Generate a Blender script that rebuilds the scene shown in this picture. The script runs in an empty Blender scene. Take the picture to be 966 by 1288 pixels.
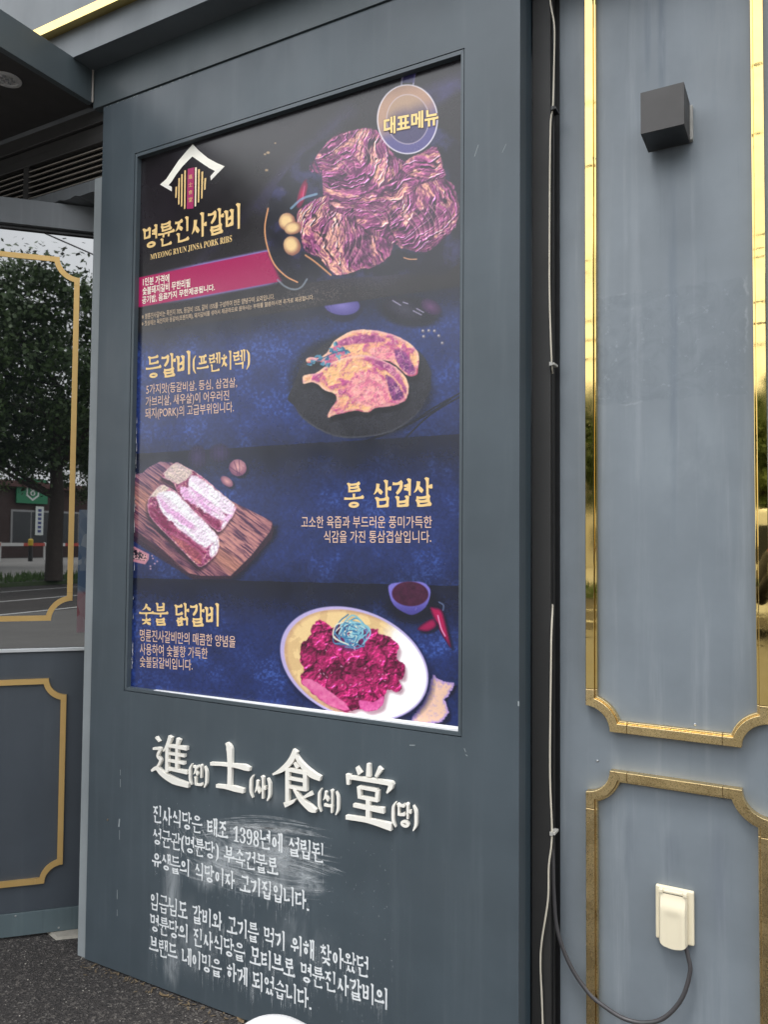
import bpy, bmesh, math, random
import numpy as np
from mathutils import Vector, Matrix
random.seed(7)
SC = bpy.context.scene
COL = SC.collection

# ------------------------------------------------------------------ camera
FPX = 981.924                      # focal length for a 966 x 1288 picture
YA, PITCH, ROLL = -1.06934793, 0.0376056442, 0.00793202665
EYE = np.array([0.0, 0.0, 1.45])
def _cam():
    fwd = np.array([0, math.cos(PITCH), math.sin(PITCH)]); right = np.array([1.0, 0, 0])
    up = np.cross(right, fwd); c, s = math.cos(ROLL), math.sin(ROLL)
    r2, u2 = c*right + s*up, -s*right + c*up
    M = np.array([[-math.sin(YA), -math.cos(YA), 0], [math.cos(YA), -math.sin(YA), 0], [0, 0, 1.0]])
    return M@r2, M@u2, M@fwd
CR, CU, CF = _cam()
cam = bpy.data.cameras.new('camera'); co = bpy.data.objects.new('camera', cam); COL.objects.link(co)
cam.sensor_fit = 'VERTICAL'; cam.sensor_height = 24.0; cam.lens = 24.0*FPX/1288
cam.clip_start = 0.02; cam.clip_end = 2000
co.matrix_world = Matrix(((CR[0], CU[0], -CF[0], EYE[0]), (CR[1], CU[1], -CF[1], EYE[1]), (CR[2], CU[2], -CF[2], EYE[2]), (0, 0, 0, 1)))
SC.camera = co

# ------------------------------------------------------------------ sky, sun, exposure
SUN_EL, SUN_AZ = math.radians(68), math.radians(200)      # azimuth clockwise from +y
w = bpy.data.worlds.new("World"); SC.world = w; w.use_nodes = True
nt = w.node_tree; nt.nodes.clear()
N = nt.nodes.new; Lk = nt.links.new
out = N('ShaderNodeOutputWorld'); bg = N('ShaderNodeBackground'); Lk(bg.outputs[0], out.inputs[0])
sky = N('ShaderNodeTexSky'); sky.sky_type = 'NISHITA'; sky.sun_disc = False
sky.sun_elevation = SUN_EL; sky.sun_rotation = SUN_AZ; sky.dust_density = 4.0; sky.air_density = 1.5
tc = N('ShaderNodeTexCoord'); sp = N('ShaderNodeSeparateXYZ'); Lk(tc.outputs['Generated'], sp.inputs[0])
mr = N('ShaderNodeMapRange'); Lk(sp.outputs['Z'], mr.inputs['Value'])
mr.inputs['From Min'].default_value = 0.0; mr.inputs['From Max'].default_value = 1.0
mr.inputs['To Min'].default_value = 0.78; mr.inputs['To Max'].default_value = 1.55
cn = N('ShaderNodeTexNoise'); cn.inputs['Scale'].default_value = 2.2; cn.inputs['Detail'].default_value = 5
mp = N('ShaderNodeMapping'); mp.inputs['Scale'].default_value = (1, 1, 3); Lk(tc.outputs['Generated'], mp.inputs[0]); Lk(mp.outputs[0], cn.inputs['Vector'])
cr = N('ShaderNodeMapRange'); Lk(cn.outputs['Fac'], cr.inputs['Value']); cr.inputs['From Min'].default_value = .3; cr.inputs['From Max'].default_value = .7
cr.inputs['To Min'].default_value = .82; cr.inputs['To Max'].default_value = 1.1
mu = N('ShaderNodeMath'); mu.operation = 'MULTIPLY'; Lk(mr.outputs[0], mu.inputs[0]); Lk(cr.outputs[0], mu.inputs[1])
vm = N('ShaderNodeVectorMath'); vm.operation = 'SCALE'; vm.inputs[0].default_value = (14.6, 15.0, 15.5); Lk(mu.outputs[0], vm.inputs['Scale'])
mx = N('ShaderNodeMix'); mx.data_type = 'RGBA'; mx.inputs[0].default_value = .9
Lk(sky.outputs[0], mx.inputs[6]); Lk(vm.outputs[0], mx.inputs[7]); Lk(mx.outputs[2], bg.inputs[0])
bg.inputs[1].default_value = 0.15
sl = bpy.data.lights.new('sun', 'SUN'); so = bpy.data.objects.new('sun', sl); COL.objects.link(so)
sl.energy = 1.5; sl.angle = math.radians(14); sl.color = (1, .97, .92)
sd = Vector((math.sin(SUN_AZ)*math.cos(SUN_EL), math.cos(SUN_AZ)*math.cos(SUN_EL), math.sin(SUN_EL)))
so.rotation_euler = sd.to_track_quat('Z', 'Y').to_euler()
SC.view_settings.view_transform = 'Standard'; SC.view_settings.look = 'None'
SC.view_settings.exposure = 0.0; SC.view_settings.gamma = 1.0
SC.cycles.max_bounces = 8

# ------------------------------------------------------------------ measuring helpers (survey of the facade)
def _ray(px, py): return CR*(px-483)/FPX - CU*(py-644)/FPX + CF
def onY(px, py, c):
    d = _ray(px, py); return EYE + d*c/d[1]
def proj(P):
    v = np.asarray(P) - EYE; z = v@CF
    return 483+FPX*(v@CR)/z, 644-FPX*(v@CU)/z

D = 1.916          # front plane of the menu sign
WY = 2.066         # plane of the painted wall
PY = D+0.020       # plane of the print
# shop window wall, 45 degrees to the facade
P0 = np.array([-2.405, 2.035, 0.0]); CD = np.array([.7071, .7071, 0]); CN = np.array([.7071, -.7071, 0])
def onC(px, py, off=0.0):
    d = _ray(px, py); t = ((P0+CN*off-EYE)@CN)/(d@CN); q = EYE+d*t
    return (q-P0)@CD, q[2]
def Cp(s, z, n=0.0): return P0 + CD*s + CN*n + np.array([0, 0, z])

# ------------------------------------------------------------------ mesh helpers
class MB:
    def __init__(s): s.v = []; s.f = []
    def add(s, vs, fs):
        b = len(s.v); s.v += [tuple(float(c) for c in p) for p in vs]; s.f += [tuple(b+i for i in f) for f in fs]; return s
    def hexa(s, p):   # 8 corner points: 4 bottom ring, 4 top ring
        return s.add(p, [(0,3,2,1), (4,5,6,7), (0,1,5,4), (1,2,6,5), (2,3,7,6), (3,0,4,7)])
    def box(s, x0, x1, y0, y1, z0, z1):
        return s.hexa([(x0,y0,z0),(x1,y0,z0),(x1,y1,z0),(x0,y1,z0),(x0,y0,z1),(x1,y0,z1),(x1,y1,z1),(x0,y1,z1)])
    def cbox(s, s0, s1, n0, n1, z0, z1):   # in the shop window frame (n towards the street)
        return s.hexa([Cp(s0,z0,n1),Cp(s1,z0,n1),Cp(s1,z0,n0),Cp(s0,z0,n0),Cp(s0,z1,n1),Cp(s1,z1,n1),Cp(s1,z1,n0),Cp(s0,z1,n0)])
    def prism(s, pts, fr, d0, d1):   # pts 2D loop (counter-clockwise), fr(a,b,depth)->3D ; d1 = front
        n = len(pts); vs = [fr(a,b,d0) for a,b in pts]+[fr(a,b,d1) for a,b in pts]
        return s.add(vs, [tuple(reversed(range(n))), tuple(range(n,2*n))]+[(i,(i+1)%n,n+(i+1)%n,n+i) for i in range(n)])
    def strip(s, A, B, fr, d0, d1):  # ribbon between two polylines, extruded (d0==d1: flat)
        n = len(A)
        if d0 == d1:
            vs = [fr(*p, d1) for p in A]+[fr(*p, d1) for p in B]
            return s.add(vs, [(i,i+1,n+i+1,n+i) for i in range(n-1)])
        vs = [fr(*p,d1) for p in A]+[fr(*p,d1) for p in B]+[fr(*p,d0) for p in A]+[fr(*p,d0) for p in B]
        fs = []
        for i in range(n-1):
            fs += [(i,i+1,n+i+1,n+i), (2*n+i,3*n+i,3*n+i+1,2*n+i+1), (i,2*n+i,2*n+i+1,i+1), (n+i,n+i+1,3*n+i+1,3*n+i)]
        fs += [(0,n,3*n,2*n), (n-1,3*n-1,4*n-1,2*n-1)]
        return s.add(vs, fs)
    def tube(s, pts, r, seg=8, cap=True):
        P = [Vector(tuple(p)) for p in pts]; n = len(P); vs = []; fs = []
        rr = r if isinstance(r, (list, tuple)) else [r]*n
        up = Vector((0,0,1)); prev = None
        for i in range(n):
            t = (P[min(i+1,n-1)]-P[max(i-1,0)]).normalized()
            a = prev - t*prev.dot(t) if prev else (up.cross(t) if abs(t.z) < .95 else Vector((1,0,0)).cross(t))
            a.normalize(); prev = a.copy(); b = t.cross(a)
            for k in range(seg):
                an = 2*math.pi*k/seg; vs.append(P[i]+(a*math.cos(an)+b*math.sin(an))*rr[i])
        for i in range(n-1):
            for k in range(seg): fs.append((i*seg+k, i*seg+(k+1)%seg, (i+1)*seg+(k+1)%seg, (i+1)*seg+k))
        if cap: fs += [tuple(reversed(range(seg))), tuple((n-1)*seg+k for k in range(seg))]
        return s.add(vs, fs)
    def lathe(s, prof, c, seg=24, axis='z'):
        vs = []; fs = []; m = len(prof)
        for r, h in prof:
            for k in range(seg):
                a = 2*math.pi*k/seg; vs.append((c[0]+r*math.cos(a), c[1]+r*math.sin(a), c[2]+h) if axis == 'z' else (c[0]+r*math.cos(a), c[1]+h, c[2]+r*math.sin(a)) if axis == 'y' else (c[0]+h, c[1]+r*math.cos(a), c[2]+r*math.sin(a)))
        for i in range(m-1):
            for k in range(seg): fs.append((i*seg+k, i*seg+(k+1)%seg, (i+1)*seg+(k+1)%seg, (i+1)*seg+k))
        fs += [tuple(reversed(range(seg))), tuple((m-1)*seg+k for k in range(seg))]
        return s.add(vs, fs)
    def build(s, name, mat, parent=None, smooth=False, bevel=0, fixn=True):
        off = Vector((0,0,0)); q = parent
        while q is not None: off += q.location; q = q.parent
        me = bpy.data.meshes.new(name); me.from_pydata([Vector(p)-off for p in s.v], [], s.f)
        if fixn:
            bm = bmesh.new(); bm.from_mesh(me); bmesh.ops.recalc_face_normals(bm, faces=bm.faces)
            if bevel:
                bmesh.ops.bevel(bm, geom=[e for e in bm.edges if e.calc_face_angle(0) > .6], offset=bevel, segments=2, affect='EDGES', profile=.5)
            bm.to_mesh(me); bm.free()
        me.materials.append(mat)
        if smooth:
            for p in me.polygons: p.use_smooth = True
            try: me.set_sharp_from_angle(angle=math.radians(40))
            except Exception: pass
        o = bpy.data.objects.new(name, me); COL.objects.link(o)
        if parent: o.parent = parent
        return o
def tag(o, label=None, cat=None, group=None, kind=None):
    if label: o['label'] = label
    if cat: o['category'] = cat
    if group: o['group'] = group
    if kind: o['kind'] = kind
    return o
def empty(name, loc, label, cat, group=None):
    o = bpy.data.objects.new(name, None); COL.objects.link(o); o.location = loc; o.empty_display_size = .1
    return tag(o, label, cat, group)
def copy_tree(o, parent=None):
    c = o.copy(); COL.objects.link(c); c.parent = parent
    for ch in list(o.children): copy_tree(ch, c)
    return c
def smooth_path(pts, k=6):
    P = [np.array(p, float) for p in pts]; P = [2*P[0]-P[1]]+P+[2*P[-1]-P[-2]]; o = []
    for i in range(1, len(P)-2):
        for j in range(k):
            t = j/k; a, b, c, d = P[i-1], P[i], P[i+1], P[i+2]
            o.append(.5*((2*b)+(c-a)*t+(2*a-5*b+4*c-d)*t*t+(-a+3*b-3*c+d)*t**3))
    o.append(P[-2]); return o

# ------------------------------------------------------------------ materials
class Mt:
    def __init__(s, name):
        s.m = bpy.data.materials.new(name); s.m.use_nodes = True; s.t = s.m.node_tree; s.b = s.t.nodes['Principled BSDF']
        s.co = None
    def n(s, typ, **kw):
        nd = s.t.nodes.new(typ)
        for k, v in kw.items():
            if k in nd.inputs: nd.inputs[k].default_value = v
            else: setattr(nd, k, v)
        return nd
    def l(s, a, b): s.t.links.new(a, b); return b
    def coord(s):
        if s.co is None: s.co = s.n('ShaderNodeTexCoord').outputs['Object']
        return s.co
    def noise(s, scale=5, detail=4, rough=.55, stretch=(1,1,1), loc=(0,0,0), dist=0):
        mp = s.n('ShaderNodeMapping'); mp.inputs['Scale'].default_value = stretch; mp.inputs['Location'].default_value = loc
        s.l(s.coord(), mp.inputs[0]); nz = s.n('ShaderNodeTexNoise'); s.l(mp.outputs[0], nz.inputs['Vector'])
        nz.inputs['Scale'].default_value = scale; nz.inputs['Detail'].default_value = detail; nz.inputs['Roughness'].default_value = rough; nz.inputs['Distortion'].default_value = dist
        return nz.outputs['Fac']
    def ramp(s, v, a, b, lo=0., hi=1.):
        r = s.n('ShaderNodeMapRange'); s.l(v, r.inputs['Value']); r.inputs['From Min'].default_value = a; r.inputs['From Max'].default_value = b
        r.inputs['To Min'].default_value = lo; r.inputs['To Max'].default_value = hi; r.interpolation_type = 'SMOOTHSTEP'; return r.outputs[0]
    def mul(s, a, b, op='MULTIPLY'):
        m = s.n('ShaderNodeMath', operation=op)
        for i, q in enumerate((a, b)):
            if isinstance(q, (int, float)): m.inputs[i].default_value = q
            else: s.l(q, m.inputs[i])
        return m.outputs[0]
    def mix(s, f, a, b):
        m = s.n('ShaderNodeMix', data_type='RGBA')
        if isinstance(f, (int, float)): m.inputs[0].default_value = f
        else: s.l(f, m.inputs[0])
        for i, q in ((6, a), (7, b)):
            if isinstance(q, tuple): m.inputs[i].default_value = (*q[:3], 1)
            else: s.l(q, m.inputs[i])
        return m.outputs[2]
    def col(s, c):
        if isinstance(c, tuple): s.b.inputs['Base Color'].default_value = (*c[:3], 1)
        else: s.l(c, s.b.inputs['Base Color'])
    def rough(s, r):
        if isinstance(r, (int, float)): s.b.inputs['Roughness'].default_value = r
        else: s.l(r, s.b.inputs['Roughness'])
    def bump(s, h, strength=.2, dist=.002):
        b = s.n('ShaderNodeBump'); b.inputs['Strength'].default_value = strength; b.inputs['Distance'].default_value = dist
        s.l(h, b.inputs['Height']); s.l(b.outputs[0], s.b.inputs['Normal']); return s
    def set(s, **k):
        for a, v in k.items(): s.b.inputs[a.replace('_', ' ')].default_value = v
        return s
    def blob(s, cx, cy, cz, rx, ry, rz, soft=.5):   # soft elliptical patch mask in object space
        v = s.n('ShaderNodeVectorMath', operation='SUBTRACT'); s.l(s.coord(), v.inputs[0]); v.inputs[1].default_value = (cx, cy, cz)
        d = s.n('ShaderNodeVectorMath', operation='DIVIDE'); s.l(v.outputs[0], d.inputs[0]); d.inputs[1].default_value = (rx, ry, rz)
        ln = s.n('ShaderNodeVectorMath', operation='LENGTH'); s.l(d.outputs[0], ln.inputs[0])
        return s.ramp(ln.outputs['Value'], 1, 1-soft)

def plain(name, c, r=.5, var=.12, scale=8, bump=.0, **kw):
    m = Mt(name); f = m.noise(scale, 4); m.col(m.mix(f, tuple(x*(1-var) for x in c), tuple(min(1, x*(1+var)) for x in c))); m.rough(m.ramp(m.noise(scale*2.3, 3), .3, .7, max(.02, r-.06), min(1, r+.06)))
    if bump: m.bump(m.noise(scale*9, 3), bump)
    m.set(**kw); return m.m
def painted(name, c, r=.42, light=(.22,.25,.28), streak=.35, lo=(.03,.035,.04)):
    m = Mt(name)
    a = m.noise(3, 5, .6, (1,1,1)); base = m.mix(m.ramp(a, .3, .7), tuple(x*.9 for x in c), tuple(x*1.1 for x in c))
    st = m.noise(9, 5, .65, (2.2,2.2,.12)); st2 = m.noise(22, 4, .6, (2,2,.09), (3,1,0))
    f = m.mul(m.ramp(st, .5, .8), streak); col = m.mix(f, base, light)
    f2 = m.mul(m.ramp(st2, .58, .8), streak*.8); col = m.mix(f2, col, lo)
    sc = m.noise(240, 2, .5, (1,1,.5)); f3 = m.mul(m.ramp(sc, .72, .8), .25); col = m.mix(f3, col, light)
    m.col(col); m.rough(m.ramp(m.noise(5, 4, .6, (1,1,.4)), .3, .7, r-.07, r+.1)); m.bump(m.noise(60, 4), .05, .001)
    return m

# ------------------------------------------------------------------ lettering
# brush-style Hangul composer: every syllable is put together from tapered strokes in a unit square
JI = 'ㄱㄲㄴㄷㄸㄹㅁㅂㅃㅅㅆㅇㅈㅉㅊㅋㅌㅍㅎ'; JV = 'ㅏㅐㅑㅒㅓㅔㅕㅖㅗㅘㅙㅚㅛㅜㅝㅞㅟㅠㅡㅢㅣ'
JF = ' ㄱㄲㄳㄴㄵㄶㄷㄹㄺㄻㄼㄽㄾㄿㅀㅁㅂㅄㅅㅆㅇㅈㅊㅋㅌㅍㅎ'
SPLIT = {'ㄲ':'ㄱㄱ','ㄳ':'ㄱㅅ','ㄵ':'ㄴㅈ','ㄶ':'ㄴㅎ','ㄺ':'ㄹㄱ','ㄻ':'ㄹㅁ','ㄼ':'ㄹㅂ','ㅀ':'ㄹㅎ','ㅄ':'ㅂㅅ','ㅆ':'ㅅㅅ','ㄸ':'ㄷㄷ','ㅃ':'ㅂㅂ','ㅉ':'ㅈㅈ'}
def cons(j, tall):
    sw = [('D', [(.52,1),(.45,.6),(.25,.25),(0,.02)]), ('E', [(.47,.66),(.66,.36),(1,.08)])]
    if j == 'ㄱ': return [('H',[(0,.93),(.93,.93)]), ('V',[(.9,.93),(.86,.55),(.62,.22),(.35,0)]) if tall else ('V',[(.9,.93),(.88,0)])]
    if j == 'ㄴ': return [('V',[(.1,1),(.1,.08)]), ('H',[(.08,.08),(1,.12)])]
    if j == 'ㄷ': return [('H',[(.04,.93),(.95,.93)]), ('V',[(.1,.93),(.1,.08)]), ('H',[(.08,.07),(1,.1)])]
    if j == 'ㄹ': return [('H',[(.04,.95),(.9,.95)]), ('V',[(.86,.95),(.86,.52)]), ('H',[(.1,.52),(.88,.52)]), ('V',[(.12,.52),(.12,.06)]), ('H',[(.1,.05),(1,.09)])]
    if j == 'ㅁ': return [('V',[(.1,.97),(.12,.02)]), ('H',[(.1,.92),(.9,.92)]), ('V',[(.88,.95),(.86,.02)]), ('H',[(.12,.1),(.88,.1)])]
    if j == 'ㅂ': return [('V',[(.12,1),(.12,.02)]), ('V',[(.86,1),(.86,.02)]), ('H',[(.12,.55),(.86,.55)]), ('H',[(.12,.09),(.86,.09)])]
    if j == 'ㅅ': return sw
    if j == 'ㅇ': return [('O',[(.5,.48),(.46,.46)])]
    if j == 'ㅈ': return [('H',[(.06,.92),(.94,.92)])]+[(k,[(x,y*.88) for x,y in p]) for k,p in sw]
    if j == 'ㅊ': return [('T',[(.42,1.1),(.58,.95)]),('H',[(.06,.8),(.94,.8)])]+[(k,[(x,y*.76) for x,y in p]) for k,p in sw]
    if j == 'ㅋ': return cons('ㄱ', tall)+[('H',[(.1,.52),(.86,.54)])]
    if j == 'ㅌ': return cons('ㄷ', tall)+[('H',[(.1,.5),(.88,.5)])]
    if j == 'ㅍ': return [('H',[(.02,.93),(.98,.93)]), ('T',[(.3,.9),(.34,.1)]), ('T',[(.7,.9),(.66,.1)]), ('H',[(0,.06),(1,.1)])]
    if j == 'ㅎ': return [('T',[(.42,1.12),(.6,.96)]),('H',[(.04,.8),(.96,.8)]), ('O',[(.5,.3),(.4,.3)])]
    return []
def comp(j, box, tall=False):
    x0,x1,y0,y1 = box; o = []
    if j in SPLIT:
        m = (x0+x1)/2; a, b = SPLIT[j]
        return comp(a, (x0,m-.02,y0,y1), tall)+comp(b, (m+.02,x1,y0,y1), tall)
    for k, p in cons(j, tall):
        if k == 'O': o.append(('O', [(x0+(x1-x0)*p[0][0], y0+(y1-y0)*p[0][1]), ((x1-x0)*p[1][0], (y1-y0)*p[1][1])]))
        else: o.append((k, [(x0+(x1-x0)*x, y0+(y1-y0)*y) for x, y in p]))
    return o
def vow(v, hb, vb):
    o = []
    if v in 'ㅗㅛㅜㅠㅡㅘㅙㅚㅝㅞㅟㅢ':
        x0,x1,y0,y1 = hb; h = {'ㅘ':'ㅗ','ㅙ':'ㅗ','ㅚ':'ㅗ','ㅝ':'ㅜ','ㅞ':'ㅜ','ㅟ':'ㅜ','ㅢ':'ㅡ'}.get(v, v); m = (x0+x1)/2; q = (x1-x0)*.17
        yb = {'ㅗ':y0+.15*(y1-y0),'ㅛ':y0+.15*(y1-y0),'ㅜ':y1-.15*(y1-y0),'ㅠ':y1-.15*(y1-y0),'ㅡ':(y0+y1)/2}[h]
        o.append(('H', [(x0,yb),(x1,yb+.01)]))
        xs = [m] if h in 'ㅗㅜ' else [m-q, m+q] if h in 'ㅛㅠ' else []
        for x in xs: o.append(('T', [(x,y1),(x,yb)] if h in 'ㅗㅛ' else [(x,yb),(x-.02,y0)]))
    t = {'ㅘ':'ㅏ','ㅙ':'ㅐ','ㅚ':'ㅣ','ㅝ':'ㅓ','ㅞ':'ㅔ','ㅟ':'ㅣ','ㅢ':'ㅣ'}.get(v, v)
    if t in 'ㅏㅐㅑㅒㅓㅔㅕㅖㅣ':
        x0,x1,y0,y1 = vb; W = x1-x0; H = y1-y0; my = y0+H*.52
        X = lambda a: x0+W*a
        two = [('V',[(X(.42),y1-.04*H),(X(.42),y0+.06*H)]), ('V',[(X(.9),y1),(X(.9),y0)])]
        if t == 'ㅣ': o.append(('V', [(X(.62),y1),(X(.62),y0)]))
        elif t == 'ㅏ': o += [('V',[(X(.42),y1),(X(.42),y0)]), ('K',[(X(.42),my),(X(1.02),my+.01)])]
        elif t == 'ㅑ': o += [('V',[(X(.42),y1),(X(.42),y0)]), ('K',[(X(.42),my+.1*H),(X(1.02),my+.1*H)]), ('K',[(X(.42),my-.12*H),(X(1.02),my-.12*H)])]
        elif t == 'ㅓ': o += [('V',[(X(.78),y1),(X(.78),y0)]), ('K',[(X(.1),my),(X(.78),my+.02)])]
        elif t == 'ㅕ': o += [('V',[(X(.78),y1),(X(.78),y0)]), ('K',[(X(.1),my+.14*H),(X(.78),my+.14*H)]), ('K',[(X(.1),my-.08*H),(X(.78),my-.08*H)])]
        elif t == 'ㅐ': o += two+[('K',[(X(.42),my),(X(.9),my)])]
        elif t == 'ㅔ': o += two+[('K',[(X(.0),my),(X(.42),my)])]
        elif t == 'ㅖ': o += two+[('K',[(X(.0),my+.1*H),(X(.42),my+.1*H)]), ('K',[(X(.0),my-.1*H),(X(.42),my-.1*H)])]
        elif t == 'ㅒ': o += two+[('K',[(X(.42),my+.1*H),(X(.9),my+.1*H)]), ('K',[(X(.42),my-.1*H),(X(.9),my-.1*H)])]
    return o
def syllable(ch):
    c = ord(ch)-0xAC00; i, v, f = c//588, JV[c % 588//28], JF[c % 28]; i = JI[i]
    vert = v in 'ㅏㅐㅑㅒㅓㅔㅕㅖㅣ'; mixed = v in 'ㅘㅙㅚㅝㅞㅟㅢ'; fin = f != ' '
    if vert and not fin: s = comp(i, (.05,.5,.2,.82), True)+vow(v, None, (.56,.98,.0,1))
    elif vert: s = comp(i, (.05,.5,.5,.94), True)+vow(v, None, (.56,.98,.4,1))+comp(f, (.2,.88,.0,.33))
    elif mixed and not fin: s = comp(i, (.08,.56,.5,.92), True)+vow(v, (.0,.64,.16,.44), (.66,.98,.0,1))
    elif mixed: s = comp(i, (.08,.54,.66,.95))+vow(v, (.0,.62,.42,.62), (.64,.98,.4,1))+comp(f, (.2,.88,.0,.32))
    elif not fin: s = comp(i, (.2,.8,.5,.95))+vow(v, (.02,.98,.06,.44), None)
    else: s = comp(i, (.18,.82,.68,1.0))+vow(v, (.0,1.0,.36,.58), None)+comp(f, (.18,.82,-.02,.26))
    return s
def ribbon(pts, ws):
    P = smooth_path(pts, 5) if len(pts) > 2 else [np.array(p, float) for p in pts]
    n = len(P); A = []; B = []
    for i in range(n):
        t = P[min(i+1,n-1)]-P[max(i-1,0)]; t = t/(np.linalg.norm(t)+1e-9); nn = np.array([-t[1], t[0]])
        u = i/(n-1); wv = np.interp(u, np.linspace(0,1,len(ws)), ws)/2
        A.append(P[i]+nn*wv); B.append(P[i]-nn*wv)
    return A, B
def stroke_shapes(kind, p, t):
    """-> list of (A,B) ribbons in em units; t = stem thickness"""
    o = []
    if kind == 'H':
        (x0,y0),(x1,y1) = p[0], p[-1]; q = [(x0-.3*t,y0),(x0+.3*(x1-x0),y0-.12*t),(x1-.5*t,y1),(x1+.3*t,y1)]
        o.append(ribbon(q, [.75*t,.6*t,.62*t,.8*t,.55*t])); o.append(([(x1-1.0*t,y1+.3*t),(x1-.1*t,y1+.75*t),(x1+.45*t,y1+.15*t)],[(x1-1.0*t,y1-.1*t),(x1-.1*t,y1-.1*t),(x1+.2*t,y1-.25*t)]))
    elif kind == 'V':
        o.append(ribbon(p, [.85*t,t,1.0*t,.95*t,.7*t])); x, y = p[0]
        o.append(([(x-1.0*t,y+.3*t),(x-.4*t,y+.55*t),(x+.5*t,y+.25*t)],[(x-.6*t,y-.15*t),(x-.4*t,y-.6*t),(x+.45*t,y-.3*t)]))
    elif kind == 'T': o.append(ribbon(p, [1.0*t,.9*t,.75*t]))
    elif kind == 'K':
        (x0,y0),(x1,y1) = p[0], p[-1]; o.append(ribbon([(x0,y0),((x0+x1)/2,(y0+y1)/2),(x1,y1)], [.55*t,.6*t,1.05*t,.95*t] if x1 > x0 else [.6*t]*3))
    elif kind == 'D': o.append(ribbon(p, [1.15*t,1.05*t,.85*t,.5*t,.15*t]))
    elif kind == 'E': o.append(ribbon(p, [.3*t,.8*t,1.15*t,.9*t]))
    elif kind == 'O':
        (cx,cy),(rx,ry) = p; A = []; B = []
        for i in range(17):
            a = 2*math.pi*i/16+.5; tx = .5*t*(.62+.38*abs(math.cos(a)))
            A.append((cx+rx*math.cos(a), cy+ry*math.sin(a))); k = max(.1, 1-2*tx/min(rx, .6)) if rx > 0 else .5
            B.append((cx+(rx-2*tx if rx > 2.2*tx else rx*.15)*math.cos(a), cy+(ry-2*tx if ry > 2.2*tx else ry*.15)*math.sin(a)))
        o.append((A, B))
    return o
def brush_words(s, fr, thick, name, mat, par, zstep=.00004):
    """one mesh per word"""
    i = 0
    for wd_ in s.split(' '):
        g = MB(); brush_text(g, s, fr, thick, 0, 0, zstep, only=(i, i+len(wd_))); g.build(name, mat, par, fixn=False); i += len(wd_)+1
def brush_text(mb, s, fr, thick=.11, d0=0., d1=0., zstep=.00004, gap=.06, drips=None, only=None):
    """text in a box 0..1 x 0..1 ; fr maps (a,b,depth)"""
    wd = {' ':.42, '(':.36, ')':.36, '.':.3, ',':.3}
    ws = [wd.get(c, .58 if c.isdigit() else 1.0) for c in s]; tot = sum(ws)+gap*(len(s)-1); x = 0; k = 0
    for ci, (c, wc) in enumerate(zip(s, ws)):
        if only and not (only[0] <= ci < only[1]): x += wc+gap; continue
        g = lambda a, b, d, x=x: fr((x+a)/tot, b, d)
        if '가' <= c <= '힣':
            v_ = JV[(ord(c)-0xAC00) % 588//28]; tight = v_ in 'ㅗㅛㅜㅠㅡㅘㅙㅚㅝㅞㅟㅢ' and (ord(c)-0xAC00) % 28; fin_ = (ord(c)-0xAC00) % 28
            for kind, p in syllable(c):
                for A, B in stroke_shapes(kind, p, thick*(.78 if tight else .88 if fin_ else 1)):
                    k += 1; mb.strip(A, B, g, d0, d1+(k % 9)*zstep)
                if drips is not None: drips.append((g, p))
        elif c in '()':
            sg = 1 if c == '(' else -1; xx = .3 if c == '(' else .06
            A, B = ribbon([(xx,1.02),(xx-sg*.18,.78),(xx-sg*.2,.5),(xx-sg*.18,.2),(xx,-.06)], [.3*thick,thick,1.1*thick,thick,.3*thick])
            k += 1; mb.strip(A, B, g, d0, d1+(k % 9)*zstep)
        elif c in '.,': 
            A, B = ribbon([(.1,.1),(.1,-.02)] if c == '.' else [(.12,.1),(.06,-.1)], [1.2*thick,1.1*thick]); mb.strip(A, B, g, d0, d1)
        elif c.isdigit():
            vs, fs = glyphs({'1':'𝟏','3':'𝟑','9':'𝟗','8':'𝟖'}.get(c, c), d1 > d0+.001)
            mb.add([g(a*.55, b*.9+.0, d1 if zz > 0 or d0 == d1 else d0) for a, b, zz in vs], fs)
        x += wc+gap
_gc = {}
def glyphs(s, solid=False, bold=0.0):
    """font glyph triangles normalised to the unit box"""
    key = (s, solid, bold)
    if key not in _gc:
        c = bpy.data.curves.new('lettering', 'FONT'); c.body = s; c.resolution_u = 3; c.offset = bold
        o = bpy.data.objects.new('lettering', c); COL.objects.link(o); bpy.context.view_layer.update()
        m = bpy.data.meshes.new_from_object(o.evaluated_get(bpy.context.evaluated_depsgraph_get()))
        V = np.array([v.co[:] for v in m.vertices]); F = [tuple(p.vertices) for p in m.polygons]
        lo, hi = V.min(0), V.max(0); V = (V-lo)/np.where(hi-lo > 1e-6, hi-lo, 1)
        bpy.data.objects.remove(o); bpy.data.curves.remove(c); bpy.data.meshes.remove(m); _gc[key] = (V.tolist(), F)
    return _gc[key]
def plane_frame(x0, x1, z0, z1, y, slant=0.0):
    return lambda a, b, d: (x0+(x1-x0)*a+slant*b, y-d, z0+(z1-z0)*b)
def box_from(xl, xr, top, bot, plane):
    """text box from surveyed points: left x, right x, a point on the top line and one on the bottom line"""
    a = onY(xl, (top[1]+bot[1])/2, plane); b = onY(xr, (top[1]+bot[1])/2, plane)
    return a[0], b[0], onY(*bot, plane)[2], onY(*top, plane)[2]

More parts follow.
